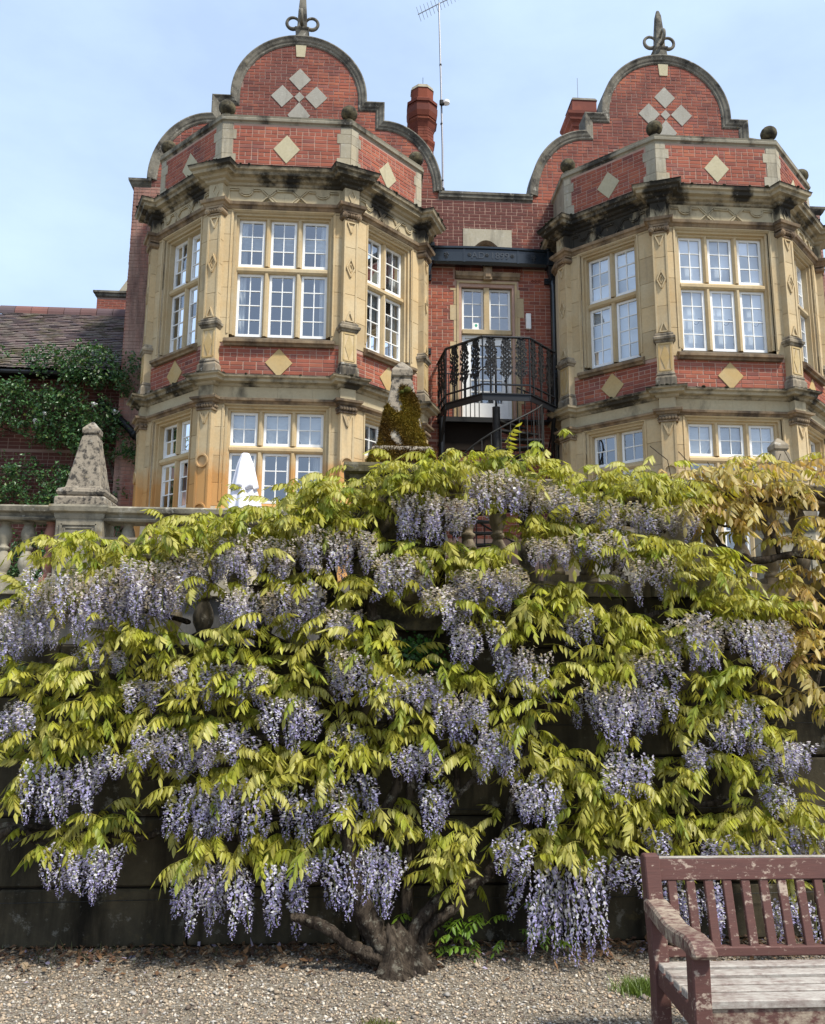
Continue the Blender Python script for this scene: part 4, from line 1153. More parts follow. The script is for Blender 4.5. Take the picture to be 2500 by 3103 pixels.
# ------------------------------------------------------------------ curtains and blinds
def pleats(name, F, s0, s1, z0, z1, d, mat, n=40, amp=.018, per=.06):
    m = MB(); rings = []
    for i in range(n + 1):
        s = s0 + (s1 - s0) * i / n; a = amp * math.sin(2 * PI * s / per + .7 * math.sin(s * 9))
        rings.append([F.p(s, d + a, z1), F.p(s + .01 * math.sin(s * 40), d + a * 1.3, (z0 + z1) / 2), F.p(s, d + a * 1.5, z0)])
    m.strip(rings, False, False); return m.build(name, mat, None, smooth=True)
def swag(name, F, s0, s1, z1, drop, d, mat):
    m = MB(); rings = []
    for i in range(25):
        t = i / 24; s = s0 + (s1 - s0) * t; sag = 4 * t * (1 - t); ring = []
        for j in range(15):
            k = j / 14; z = z1 - .04 - k * (drop * .25 + drop * .75 * sag)
            ring.append(F.p(s, d + .022 * math.sin(k * 34) * (.4 + .6 * sag), z))
        rings.append(ring)
    m.strip(rings, False, False); return m.build(name, mat, None, smooth=True)
LIGHT = ('the light nearest the wing', 'the middle light', 'the light nearest the balcony')
LIGHT2 = ('the light nearest the balcony', 'the middle light', 'the light farthest from the balcony')
for cx, who, LT in ((0.0, 'wing side tower', LIGHT), (8.003, 'white blind tower', LIGHT2)):
    FR = face_frames(cx); F = FR['front']
    for k in range(3):
        s = .388 + k * (LW + MU)
        o = swag('swag_curtain', F, s - .04, s + LW + .04, 5.99, .62, -.27, M['fabric'])
        tag(o, 'draped swag curtain in ' + LT[k] + ', lower front of ' + who, 'curtain', 'swag curtains')
        if k != 1:
            o = pleats('side_curtain', F, s - .03, s + LW * .42, 3.3 if cx else 4.4, 5.95, -.36, M['fabric']) if k == 0 else pleats('side_curtain', F, s + LW * .6, s + LW + .03, 3.3 if cx else 4.4, 5.95, -.36, M['fabric'])
            tag(o, 'pleated side curtain in ' + LT[k] + ', lower front of ' + who, 'curtain', 'ground floor side curtains')
FR = face_frames(0.0)
for k in (0, 2):
    s = .388 + k * (LW + MU)
    o = pleats('side_curtain', FR['front'], (s - .02) if k == 0 else (s + LW * .72), (s + LW * .3) if k == 0 else (s + LW + .02), 7.37, 9.56, -.27, M['fabric'], 20)
    tag(o, 'narrow white curtain in ' + LIGHT[k] + ', upper front of wing side tower', 'curtain', 'upper edge curtains')
for k in range(3):
    s = .388 + k * (LW + MU); m = MB()
    m.strip([[FR['front'].p(q, -.26 + .012 * ((j % 2) * 2 - 1), 9.30 - .045 * j) for j in range(7)] for q in (s - .03, s + LW + .03)], False, False)
    o = m.build('folded_blind', M['fabric'], None); tag(o, 'folded fabric blind in ' + LIGHT[k] + ', upper front of wing side tower', 'blind', 'folded blinds')
for nm, side in (('left', 'wing side'), ('right', 'balcony side')):
    for a in (0, 1):
        F = FR[nm]; w0 = .549 if nm == 'right' else CH - 1.570
        s = w0 + a * (LW + MU); wh = 'light next to the front' if (a == 1) == (nm == 'left') else 'light away from the front'
        o = pleats('side_curtain', F, s + LW * .45, s + LW + .03, 7.37, 9.56, -.30, M['fabric'], 24)
        tag(o, 'pale curtain in the ' + side + ' slanted upper window, ' + wh, 'curtain', 'curtains of the slanted windows')
        o = pleats('side_curtain', F, s + LW * .55, s + LW + .03, 4.4, 5.95, -.30, M['fabric'], 24)
        tag(o, 'pale curtain in the ' + side + ' slanted lower window, ' + wh, 'curtain', 'curtains of the slanted windows')
FR = face_frames(8.003)
for nm in ('front', 'left', 'right'):
    F = FR[nm]; n = 3 if nm == 'front' else 2; w0 = .388 if nm == 'front' else (.549 if nm == 'right' else CH - 1.570); dep = -.27 if nm == 'front' else -.31
    for k in range(n):
        s = w0 + k * (LW + MU); m = MB(); fbox(m, F, s - .03, s + LW + .03, dep - .004, dep, 7.34, 9.60)
        wh = LIGHT2[k] if nm == 'front' else ('light next to the front' if (k == 1) == (nm == 'left') else 'light away from the front')
        o = m.build('roller_blind', M['blind'], None); tag(o, 'white roller blind in the upper ' + {'front': 'front', 'left': 'balcony side slanted', 'right': 'far side slanted'}[nm] + ' window, ' + wh, 'blind', 'roller blinds')
# window stays seen against the blinds
F = FR['front']
for k in range(3):
    s = .388 + k * (LW + MU) + LW - .03; m = MB()
    m.tube([F.p(s, -.20, 7.98), F.p(s - .06, -.20, 7.975), F.p(s - .10, -.205, 7.90), F.p(s - .15, -.205, 7.885), F.p(s - .17, -.20, 7.91)], .007, 6); m.tube([F.p(s, -.20, 7.99), F.p(s - .09, -.20, 8.0)], .010, 6)
    o = m.build('window_catch', M['old_iron'], None, smooth=True); tag(o, 'curled iron window catch against the white blind of ' + LIGHT2[k], 'catch', 'window catches')

# ------------------------------------------------------------------ iron balcony and spiral stair
bal = empty('spiral_stair_balcony', (4.0, 1.32, 2.35))
tag(bal, 'black iron spiral staircase rising to a balcony with leafy cast balusters, between the towers', 'staircase')
IR, IO = M['iron'], M['old_iron']
BP = [(2.97, 2.17), (3.05, 1.28), (3.66, .60), (4.54, .60), (5.16, 1.28), (5.22, 2.17)]
m = MB(); sweep_plan(m, BP, [(-.008, 6.53), (.008, 6.53), (.008, 6.655), (-.008, 6.655)]); sweep_plan(m, BP, [(-.03, 6.645), (.03, 6.645), (.03, 6.665), (-.03, 6.665)])
m.build('edge_band', IR, bal)
m = MB(); sweep_plan(m, BP, [(-.018, 6.825), (.018, 6.825), (.018, 6.85), (-.018, 6.85)]); m.build('lower_rail', IR, bal)
m = MB(); sweep_plan(m, BP, [(-.026, 7.745), (.026, 7.745), (.03, 7.76), (.018, 7.78), (-.018, 7.78), (-.03, 7.76)]); m.build('handrail', IR, bal)
rr = random.Random(21)
def leaf_baluster():
    m = MB()
    m.tube([(0, 0, -.19), (0, 0, .15)], .020, 8); m.tube([(0, 0, .1), (0, 0, .93)], .015, 8)
    m.lathe([(.02, .88), (.03, .90), (.02, .93)], 8)
    for i in range(19):
        z = .15 + i * .039; s = 1 if i % 2 else -1; a = rr.uniform(.5, 1.05)
        L = .085 * (1.15 - .35 * i / 19) * rr.uniform(.85, 1.15)
        for side in (s, -s * .7):
            p0 = Vector((0, 0, z)); p1 = p0 + Vector((side * L * .55, rr.uniform(-.012, .012), L * .28)); p2 = p0 + Vector((side * L, rr.uniform(-.012, .012), L * a))
            m.tube([p0, p1, p2], [.009, .009, .006], 5)
            for q in (p1, p2):
                w = rr.uniform(.034, .050)
                m.add([q + Vector((-w * .6, -.006, 0)), q + Vector((0, -.010, w * 1.1)), q + Vector((w * .6, -.006, 0)), q + Vector((0, -.010, -w * .9)), q + Vector((0, .008, 0))],
                      [(0, 3, 2, 1), (0, 1, 4), (1, 2, 4), (2, 3, 4), (3, 0, 4)])
    for s in (-1, 1):
        m.tube([(s * (.01 + .035 * math.sin(t)), 0, .10 + .11 * t / 3) for t in np.linspace(0, 3.1, 8)], .007, 5)
    return m.build('leaf_baluster', M['iron_rough'], bal)
lbm = leaf_baluster()
def place_leaf(o, x, y, ang):
    o.location = Vector((x, y, 6.84)) ; o.rotation_euler = (0, 0, ang)
first = True
spots = []
for i, n in ((0, 3), (1, 3), (2, 3), (3, 3), (4, 3)):
    a, b = Vector(BP[i]), Vector(BP[i + 1])
    ts = {1: (.24, .52, .82), 2: (.17, .50, .82), 3: (.14, .45, .78)}.get(i, (.2, .5, .8))
    for t in ts:
        p = a.lerp(b, t); spots.append((p.x, p.y, math.atan2(b.y - a.y, b.x - a.x)))
for k, s in enumerate(spots):
    o = lbm if k == 0 else copy_of(lbm, bal)
    if k: o.matrix_parent_inverse = lbm.matrix_parent_inverse.copy()
    place_leaf(o, *s)
for p in BP[1:5]:
    m = MB(); m.tube([(p[0], p[1], 6.55), (p[0], p[1], 7.76)], .016, 8); m.build('corner_post', IR, bal)
for p, q in ((BP[1], (2.98, 2.15)), (BP[4], (5.22, 2.15))):
    m = MB(); m.tube([(p[0], p[1], 6.56), (q[0], q[1] - .2, 5.75), (q[0], q[1], 5.55)], .028, 8); m.tube([(p[0] - .02, p[1] + .1, 6.56), (p[0], p[1] + .35, 6.2), (q[0], q[1] - .02, 6.05)], .018, 6)
    m.build('strut', IR, bal)
m = MB(); m.tube([(3.02, 1.75, 2.35), (3.02, 1.75, 6.55)], .055, 10); m.build('support_post', IR, bal)
m = MB(); m.box(2.97, 5.2, 1.93, 2.19, 6.545, 6.585); m.box(2.97, 4.1, 1.90, 1.94, 6.50, 6.60); m.build('landing_plate', M['iron_rough'], bal)
m = MB(); m.box(3.0, 4.15, 2.12, 2.18, 5.98, 6.54); m.build('landing_shadow_panel', M['dark_slot'], bal)  # added dark sheet standing in for the shadowed space under the landing
m = MB(); m.tube([(3.05, 1.93, 7.50), (3.72, 1.93, 7.50), (4.0, 1.36, 7.62)], .013, 8); m.build('landing_rail', IR, bal)
for k in range(9):
    x = 3.08 + k * .088; m = MB(); m.tube([(x, 1.93, 6.58), (x, 1.93, 7.5)], .0095, 6); m.build('landing_baluster', IR, bal)
SC, SR = (4.02, 1.30), .90
m = MB(); m.tube([(SC[0], SC[1], 2.35), (SC[0], SC[1], 6.62)], .075, 14); m.tube([(SC[0], SC[1], 6.6), (SC[0], SC[1], 7.72)], .022, 10); m.sphere((SC[0], SC[1], 7.74), .035, 10, 6); m.build('newel_post', M['iron_rough'], bal, smooth=True)
NT_ = 20
for k in range(NT_):
    th = R(52 - 22.5 * k); z = 6.40 - .20 * k
    a0, a1 = th - R(12.5), th + R(12.5)
    poly = [(SC[0] + r * math.cos(a), SC[1] + r * math.sin(a)) for r, a in ((.06, a0), (SR, a0), (SR, (a0 + a1) / 2), (SR, a1), (.06, a1))]
    m = MB(); m.prism(poly, lambda q: (q[0], q[1], z - .022), lambda q: (q[0], q[1], z)); 
    e0, e1 = Vector(poly[1]), Vector(poly[0]); m.tube([(e0.x, e0.y, z - .03), (e1.x, e1.y, z - .03)], .018, 6)
    e0, e1 = Vector(poly[3]), Vector(poly[4]); m.tube([(e0.x, e0.y, z - .03), (e1.x, e1.y, z - .03)], .018, 6)
    m.build('tread', M['old_iron'], bal)
    for j in (0, .5):
        a = th - R(22.5) * j; zz = z - .2 * j
        m = MB(); p = (SC[0] + (SR - .01) * math.cos(a), SC[1] + (SR - .01) * math.sin(a)); m.tube([(*p, zz - .02), (*p, zz + .86)], .0105, 6); m.build('stair_baluster', IO, bal)
hp = [(SC[0] + (SR - .01) * math.cos(R(52 - 22.5 * k)), SC[1] + (SR - .01) * math.sin(R(52 - 22.5 * k)), 7.26 - .2 * k) for k in np.arange(0, NT_, .5)]
m = MB(); m.tube(hp, .017, 8); m.build('stair_handrail', IO, bal, smooth=True)

# ------------------------------------------------------------------ side wing with tiled roof
wing = empty('side_wing', (-6.0, 3.2, 2.35))
tag(wing, 'low brick wing with a mossy purple tiled roof, half covered by a climbing rose', 'building')
wb = Bricks(300)
m = MB(); m.box(-12, -3.34, 2.55, 2.9, 2.2, 7.45); ww = m.build('wing_wall', M['mortar_dark'], wing)
wb.lay(Frame((-6.3, 2.55), (1, 0)), 0, 2.95, 5.9, 7.40, M['brick_sooty'], ww)
wb.lay(Frame((-6.3, 2.55), (1, 0)), 0, 2.95, 2.6, 5.88, M['brick_sooty'], ww, individual=False)
wb.finish(wing)
E0, E1 = Vector((0, 2.15, 7.42)), Vector((0, 5.0, 9.80)); sl = (E1 - E0); SLn = sl.length; sd_ = sl.normalized(); nn = Vector((0, -sd_.z, sd_.y))
m = MB(); m.prism([(2.15, 7.36), (5.0, 9.74), (7.85, 7.36)], lambda q: (-12, q[0], q[1]), lambda q: (-3.36, q[0], q[1])); m.build('roof', M['dark_slot'], wing)
tm = MB(); rr = random.Random(4); nrow = 34
for i in range(nrow):
    t0, t1 = SLn * i / nrow, SLn * (i + 1) / nrow + .05
    x = -6.9 + (.085 if i % 2 else 0)
    while x < -3.38:
        w = .168; j = rr.uniform(-.006, .006); lift = .024 + rr.uniform(0, .016)
        a = E0 + sd_ * (t0 + j); b = E0 + sd_ * (t1 + j); x1 = min(x + w, -3.37)
        lo, hi = nn * lift, nn * .002; th = nn * .013
        tm.hexa([(x, *(a + lo)[1:]), (x1, *(a + lo)[1:]), (x1, *(b + hi)[1:]), (x, *(b + hi)[1:]), (x, *(a + lo + th)[1:]), (x1, *(a + lo + th)[1:]), (x1, *(b + hi + th)[1:]), (x, *(b + hi + th)[1:])])
        tm.t[-6:] = [rr.random()] * 6
        x += w + .004
def tile_mat():
    t = NT('roof_tile'); r = t.attr('tint')
    c = t.ramp(r, (0, (.12, .092, .090)), (.3, (.165, .120, .11)), (.6, (.095, .078, .085)), (.85, (.20, .155, .135)), (1, (.07, .062, .066)))
    c = t.mix(t.ramp(t.noise(3, 6, .7), (.5, 0.), (.7, 1.)), c, (.20, .18, .14))
    c = t.mix(t.math('MULTIPLY', t.ramp(t.noise(1.6, 6, .7), (.52, 0.), (.66, 1.)), .8), c, (.07, .065, .02))
    t.bump(t.noise(50), .3, .005); return t.done(c, .9, .2)
M['roof_tile'] = tile_mat()
o = tm.build('roof_tiles', M['roof_tile'], wing); o['kind'] = 'stuff'
x = -6.95
t = NT('ridge_tile'); M['ridge_tile'] = t.done(t.mix(t.math('MULTIPLY', t.noise(2.5, 6, .7), .7), t.ramp(t.rand(), (0, (.10, .075, .085)), (.35, (.20, .10, .085)), (.5, (.30, .12, .09)), (.75, (.14, .10, .105)), (1, (.08, .07, .085))), (.06, .055, .06)), .9, .2)
while x < -3.5:
    m = MB(); w = min(.37, -3.38 - x)
    prof = [(5.0 + .17 * math.sin(a), 9.74 + .20 * math.cos(a)) for a in np.linspace(-1.75, 1.75, 11)] + [(5.0 + .15 * math.sin(a), 9.72 + .18 * math.cos(a)) for a in np.linspace(1.75, -1.75, 11)]
    m.prism(prof, lambda q, x=x: (x, *q), lambda q, x=x, w=w: (x + w - .014, *q)); m.build('ridge_tile', M['ridge_tile'], wing); x += w
m = MB(); m.tube([(-7, 2.12, 7.36), (-3.4, 2.12, 7.34)], .05, 8); m.build('eaves_gutter', M['iron'], wing)
m = MB(); m.tube([(-3.75, 2.3, 6.85), (-3.35, 2.12, 6.52), (-2.9, 2.05, 6.08), (-2.8, 2.05, 5.98)], .075, 10); m.tube([(-2.98, 2.05, 6.16), (-2.9, 2.05, 6.08)], .095, 10); m.build('waste_pipe', M['iron'], wing, smooth=True)
# stone gable and brick parapet far behind the wing
fg = empty('stone_gable_block', (-5.2, 9.0, 2.35)); tag(fg, 'grey stone gable and brick parapet showing above the tiled roof ridge', 'building')
m = MB(); m.prism([(-6.0, 12.05), (-5.72, 12.12), (-4.2, 14.6), (-2.0, 12.1), (-2.0, 9), (-6.0, 9)], lambda q: (q[0], 9.3, q[1]), lambda q: (q[0], 9.7, q[1])); m.build('stone_gable', M['quoin'], fg)
m = MB(); m.box(-6.08, -3, 9.0, 9.25, 9, 12.0); bp_ = m.build('parapet_wall', M['mortar_dark'], fg)
b2 = Bricks(60); b2.lay(Frame((-6.08, 9.0), (1, 0)), 0, 1.6, 11.2, 11.98, M['brick_gable'], bp_)
b2.finish(fg)
m = MB(); sweep_plan(m, [(-6.08, 9.6), (-6.08, 9.0), (-3, 9.0)], [(-.3, 12.0), (.0, 12.0), (.05, 12.04), (.06, 12.1), (.10, 12.12), (.10, 12.18), (-.3, 12.2)]); m.build('parapet_coping', M['coping'], fg)

# ------------------------------------------------------------------ ground, terrace, walls
def ground_mat():
    t = NT('gravel_bed'); v = t.voro(85, None, 'Color'); s = t.n.new('ShaderNodeSeparateColor'); t.l.new(v, s.inputs[0])
    c = t.ramp(s.outputs[0], (0, (.10, .085, .065)), (.4, (.20, .17, .13)), (.8, (.30, .26, .20)), (1, (.36, .34, .30)))
    c = t.mix(t.math('MULTIPLY', t.noise(3, 6, .7), .6), c, (.07, .055, .04))
    t.bump(t.voro(85), .6, .01); return t.done(c, .95, .15)
M['gravel_bed'] = ground_mat()
g = MB(); g.add([(-900, -900, 0), (900, -900, 0), (900, 900, 0), (-900, 900, 0)], [(0, 1, 2, 3)])
o = g.build('ground', M['gravel_bed']); tag(o, 'gravel ground in front of the terrace wall', 'ground', kind='structure')
ter = MB(); ter.box(-14, 16, -6.4, 2.2, 2.0, 2.36); o = ter.build('terrace', M['terrace_stone']); tag(o, 'paved upper terrace in front of the mansion', 'terrace', kind='structure')
ter = MB(); ter.box(-14, 16, -8.35, -6.4, 0.3, 1.66); o = ter.build('lower_walk', M['terrace_stone']); tag(o, 'paved lower walk behind the wisteria wall', 'path', kind='structure')
bw_ = MB(); bw_.box(-14, 16, -6.55, -6.4, 1.6, 2.34); o = bw_.build('terrace_wall', M['back_wall_stone']); tag(o, 'plain grey stone wall carrying the upper terrace', 'wall')

wall = empty('retaining_wall', (1.7, -8.6, 0)); tag(wall, 'dark stained stone block wall behind the wisteria trunk', 'wall')
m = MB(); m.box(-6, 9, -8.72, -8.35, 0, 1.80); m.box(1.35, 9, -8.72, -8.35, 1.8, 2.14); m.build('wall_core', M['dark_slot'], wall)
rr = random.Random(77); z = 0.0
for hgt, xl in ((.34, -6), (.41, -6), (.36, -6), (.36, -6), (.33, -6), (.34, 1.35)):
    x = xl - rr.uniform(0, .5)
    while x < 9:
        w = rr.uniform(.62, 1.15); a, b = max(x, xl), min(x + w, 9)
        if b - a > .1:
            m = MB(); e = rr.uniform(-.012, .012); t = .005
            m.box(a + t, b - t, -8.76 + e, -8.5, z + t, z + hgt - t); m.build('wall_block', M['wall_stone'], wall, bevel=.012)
        x += w
    z += hgt
for k, (zz, sag) in enumerate(((.28, .01), (.80, .01), (1.32, .01))):
    m = MB(); m.tube([(x, -8.80, zz + sag * math.sin(x * 1.7)) for x in np.arange(-3, 7, .5)], .0025, 4); m.build('training_wire', M['old_iron'], wall)

BAL_PROF = [(.052, .0), (.052, .028), (.040, .036), (.046, .055), (.066, .10), (.070, .14), (.058, .19), (.036, .235), (.034, .25), (.050, .262), (.050, .278), (.034, .29), (.038, .31), (.058, .36), (.064, .40), (.052, .45), (.040, .485), (.052, .495), (.052, .515)]
M['terracotta'] = stone_mat('terracotta', (.34, .15, .105), (.30, .17, .13), (.10, .06, .05), .5, .75, lichen=.5)
bm_ = MB(); bm_.lathe(BAL_PROF, 14); bm_.box(-.062, .062, -.062, .062, -.05, .002); bm_.box(-.062, .062, -.062, .062, .513, .56)
BAL_OBJ = bm_.build('baluster', M['terrace_stone'], None, smooth=False); BALM = BAL_OBJ.data; bpy.data.objects.remove(BAL_OBJ)
BALM.polygons.foreach_set('use_smooth', [len(p.vertices) == 4 and abs(p.normal.z) < .98 and p.area < .004 for p in BALM.polygons])
BALR = BALM.copy(); BALR.materials.clear(); BALR.materials.append(M['terracotta'])
BALD = BALM.copy(); BALD.materials.clear(); BALD.materials.append(M['pedestal_dark'])
COP = [(-.13, 0), (.13, 0), (.14, .02), (.115, .035), (.13, .06), (.165, .075), (.175, .115), (.16, .13), (-.16, .13), (-.175, .115), (-.165, .075), (-.13, .06), (-.115, .035), (-.14, .02)]
def balustrade(root, runs, y, zb, mats):
    for (x0, x1, xs) in runs:
        m = MB(); m.box(x0, x1, y - .14, y + .14, zb - .10, zb); m.build('base_course', mats[0], root)
        m = MB(); m.strip([[(x, y + o_, zb + .56 + z_) for o_, z_ in COP] for x in (x0, x1)], True, True); m.build('coping', mats[1], root)
        for i, (x, mesh) in enumerate(xs):
            o = bpy.data.objects.new('baluster', mesh); col.objects.link(o); o.location = (x, y, zb + .05); set_parent(o, root)
def pedestal(root, x0, x1, y0, y1, zb, zt, mat, motif):
    m = MB(); m.box(x0, x1, y0, y1, zb - .1, zt - .12); m.box(x0 - .03, x1 + .03, y0 - .03, y1 + .03, zb - .1, zb + .05)
    p = m.build('pedestal', mat, root, bevel=.006)
    m = MB(); F = Frame((x0, y0), (1, 0)); w = x1 - x0
    fpath(m, F, [(.05, zb + .10), (w - .05, zb + .10), (w - .05, zt - .17), (.05, zt - .17)], .022, -.002, .012, True)
    if motif:
        fpath(m, F, [(.06, zb + .10), (w / 2, zb + .24), (w - .06, zb + .10)], .03, -.002, .016); fpath(m, F, [(.06, zt - .17), (w / 2, zt - .32), (w - .06, zt - .17)], .03, -.002, .016)
    else: fpath(m, F, [(.085, zb + .135), (w - .085, zb + .135), (w - .085, zt - .205), (.085, zt - .205)], .012, -.002, .008, True)
    m.build('pedestal_panel', mat, p)
    m = MB(); cx_, cy_ = (x0 + x1) / 2, (y0 + y1) / 2; hx, hy = (x1 - x0) / 2, (y1 - y0) / 2
    m.strip([[(cx_ + sx * (hx + e), cy_ + sy * (hy + e), z_) for sx, sy in ((-1, -1), (1, -1), (1, 1), (-1, 1))] for e, z_ in ((.004, zt - .125), (.012, zt - .10), (.015, zt - .075), (.045, zt - .06), (.055, zt - .02), (.05, zt), )], True, True)
    m.build('pedestal_cap', mat, p)

bk = empty('terrace_balustrade', (-1.0, -6.5, 2.36)); tag(bk, 'pale weathered stone balustrade of the upper terrace under the clean obelisk', 'balustrade')
TS = M['terrace_stone']
rr = random.Random(2)
xl = [(x, BALR if (k in (3, 6)) else BALM) for k, x in enumerate(np.arange(-2.6, -1.36, .205) + .01)]
xr = [(x, BALR if k == 1 else BALM) for k, x in enumerate(np.arange(-.68, 2.2, .205))]
balustrade(bk, [(-3.2, -1.28, xl), (-.87, 2.4, xr)], -6.5, 2.39, (TS, TS))
pedestal(bk, -1.28, -.87, -6.66, -6.28, 2.39, 3.085, TS, False)
pedestal(bk, 5.30, 5.72, -6.66, -6.28, 2.39, 3.085, TS, False)
ft = empty('stair_balustrade', (3.0, -8.6, 1.8)); tag(ft, 'dark stained stone balustrade on top of the wisteria wall', 'balustrade')
DS = M['pedestal_dark']
balustrade(ft, [(-.36, 1.33, [(x, BALD) for x in np.arange(-.22, 1.28, .205)])], -8.58, 1.80, (DS, DS))
balustrade(ft, [(2.02, 3.40, [(x, BALD) for x in np.arange(2.16, 3.38, .205)]), (3.72, 6.5, [(x, BALD) for x in np.arange(3.86, 6.4, .212)])], -8.62, 2.24, (DS, DS))
pedestal(ft, 3.40, 3.72, -8.80, -8.45, 2.24, 2.93, TS, True)
pedestal(ft, 1.36, 1.98, -8.86, -8.24, 2.0, 2.99, M['mossy_stone'], True)

def obelisk(name, x, y, z, mat, label, k=1.0, rot=0):
    o = empty(name, (x, y, z)); tag(o, label, 'obelisk', 'terrace obelisks')
    for nm, prof in (('plinth', [(.225, 0), (.225, .075), (.20, .088)]), ('roll', [(.185, .086), (.205, .10), (.215, .125), (.205, .152), (.18, .168)]), ('shaft', [(.168, .166), (.155, .19), (.072, .675)]),
                     ('cap', [(.072, .673), (.060, .683), (.060, .697), (.074, .708), (.074, .752), (.052, .782), (.018, .822), (.004, .832)])):
        m = MB(); m.lathe([(r * k, zz * k) for r, zz in prof], 4, (x, y, z), True, rot); m.build(nm, mat, o, bevel=.007 if nm != 'roll' else 0)
    return o
obelisk('obelisk', -1.075, -6.47, 3.08, M['obelisk_stone'], 'clean pale stone obelisk with dark spots on the balustrade pedestal by the climbing rose')
ob2 = obelisk('obelisk', 1.70, -8.55, 2.985, M['obelisk_stone'], 'obelisk thickly overgrown with brown and gold moss, rising out of the wisteria')
obelisk('obelisk', 5.51, -6.47, 3.085, M['pedestal_dark'], 'dark obelisk with only its cap showing above the bronze leaved wisteria')

# moss on the middle obelisk: blades in patches plus cushions
def grow_moss():
    N = 60000; r2 = np.random.default_rng(5)
    zt = r2.uniform(0, .70, N) ** 1.0; face = r2.integers(0, 4, N); s = r2.uniform(-1, 1, N)
    half = np.interp(zt, [0, .075, .088, .125, .168, .19, .675, .70], [.225, .225, .20, .215, .172, .155, .072, .066])
    u, n_ = np.array([[1, 0], [0, 1], [-1, 0], [0, -1]], float)[face], np.array([[0, -1], [1, 0], [0, 1], [-1, 0]], float)[face]
    P = np.zeros((N, 3)); P[:, :2] = u * (s * half)[:, None] + n_ * half[:, None]; P[:, 2] = zt
    f = np.sin(P[:, 0] * 31 + P[:, 1] * 17 + 2) + np.sin(P[:, 2] * 23 + P[:, 0] * 19 + .5) + np.sin(P[:, 1] * 27 - P[:, 2] * 15)
    dens = np.interp(zt, [0, .17, .40, .50, .58, .7], [3.6, 2.4, 1.5, -.2, -1.8, -2.6])
    k = f + dens + r2.normal(0, .25, N) > .1
    P, n_, u, zt, f = P[k], n_[k], u[k], zt[k], f[k]; N = len(P)
    L = r2.uniform(.012, .034, N); w = r2.uniform(.003, .007, N)
    d = np.zeros((N, 3)); d[:, :2] = n_ * r2.uniform(.4, 1, N)[:, None] + u * r2.normal(0, .6, N)[:, None]; d[:, 2] = r2.normal(-.15, .5, N)
    d /= np.linalg.norm(d, axis=1)[:, None]
    t = np.zeros((N, 3)); t[:, :2] = u; t[:, 2] = r2.normal(0, .5, N)
    O = np.array([1.70, -8.55, 2.985])
    V = np.stack([P - t * w[:, None] - d * .004, P + t * w[:, None] - d * .004, P + d * L[:, None]], 1).reshape(-1, 3) + O
    c1, c2, c3 = np.array([.15, .125, .016]), np.array([.30, .20, .030]), np.array([.085, .038, .014])
    a = r2.random((N, 1)); big = (np.sin(P[:, 0] * 13 + P[:, 2] * 11) * .5 + .5)[:, None]
    C = (c1 * a + c2 * (1 - a)) * (1 - big * .8) + c3 * big * .8
    o = np_mesh('moss', V, np.arange(3 * N).reshape(-1, 3), M['moss'], ob2, np.repeat(C, 3, 0)); o['kind'] = 'stuff'
t = NT('moss'); M['moss'] = t.done(t.attr('tone', 'Color'), .9, .1)
grow_moss()
m = MB(); m.sphere((1.735, -8.66, 3.575), .028, 8, 6, .8); m.sphere((1.70, -8.655, 3.56), .018, 8, 6, .8); m.build('moss_cushion', moss_mat('green_moss', (.06, .075, .012), (.09, .08, .02)), ob2)

# ------------------------------------------------------------------ closed parasol on the terrace
pr = empty('parasol', (-.12, -3.0, 2.36)); tag(pr, 'closed white parasol standing on the terrace in front of the bay window', 'parasol')
m = MB(); m.tube([(-.12, -3, 2.36), (-.12, -3, 4.45)], .02, 10); m.build('pole', M['metal_pole'], pr)
m = MB(); m.lathe([(.22, 0), (.22, .06), (.05, .08), (.03, .3)], 14, (-.12, -3, 2.36)); m.build('foot', M['iron_rough'], pr)
def cloth(prof, n=64, folds=8, amp=.25, sk=0):
    m = MB(); rings = []
    for r, z in prof:
        ring = []
        for k in range(n):
            a = 2 * PI * k / n; f = 1 + amp * (math.cos(folds * a + 1.2 * math.sin(2 * a) + sk) * .7 + .3 * math.cos(3 * a + z * 3)) * min(1, r / .08)
            ring.append((-.12 + r * f * math.cos(a), -3 + r * f * math.sin(a), z + .02 * math.cos(folds * a) * (r > .12)))
        rings.append(ring)
    return m.strip(rings, True, True)
cloth([(.17, 3.05), (.215, 3.35), (.235, 3.62), (.20, 3.80), (.135, 4.02), (.105, 4.10)], amp=.22).build('canopy', M['canvas'], pr, smooth=True)
cloth([(.175, 4.02), (.165, 4.06), (.13, 4.22), (.095, 4.38), (.06, 4.48), (.045, 4.515), (.01, 4.52)], amp=.16, folds=7, sk=1).build('vent_flap', M['canvas'], pr, smooth=True)

# ------------------------------------------------------------------ bench
bench = empty('bench', (3.5, -10.7, 0)); tag(bench, 'weathered garden bench with peeling red brown paint on the gravel', 'bench')
def bench_mat(name, wear_lo, wear_hi, pale):
    t = NT(name); o = t.n.new('ShaderNodeTexCoord').outputs['Object']
    g = t.noise(6, 6, .7, t.mapped((1.2, 9, 9), t.pos())); g2 = t.noise(40, 5, .7, t.mapped((.6, 2, 1), t.pos()))
    c = t.mix(g, (.135, .058, .046), (.070, .038, .034))
    k = t.ramp(t.math('ADD', t.math('MULTIPLY', g2, .55), t.math('MULTIPLY', t.noise(5, 6, .7), .45)), (wear_lo, 0.), (wear_hi, 1.))
    c = t.mix(k, c, t.mix(t.noise(60, 4, .7, t.mapped((.4, 3, 3), t.pos())), pale, tuple(x * .55 for x in pale)))
    t.bump(t.noise(50, 5, .7, t.mapped((.3, 3, 3), t.pos())), .35, .004)
    return t.done(c, .75, .25)
M['bench_paint'] = bench_mat('bench_paint', .545, .60, (.46, .36, .28))
M['bench_worn'] = bench_mat('bench_worn', .30, .56, (.50, .46, .40))
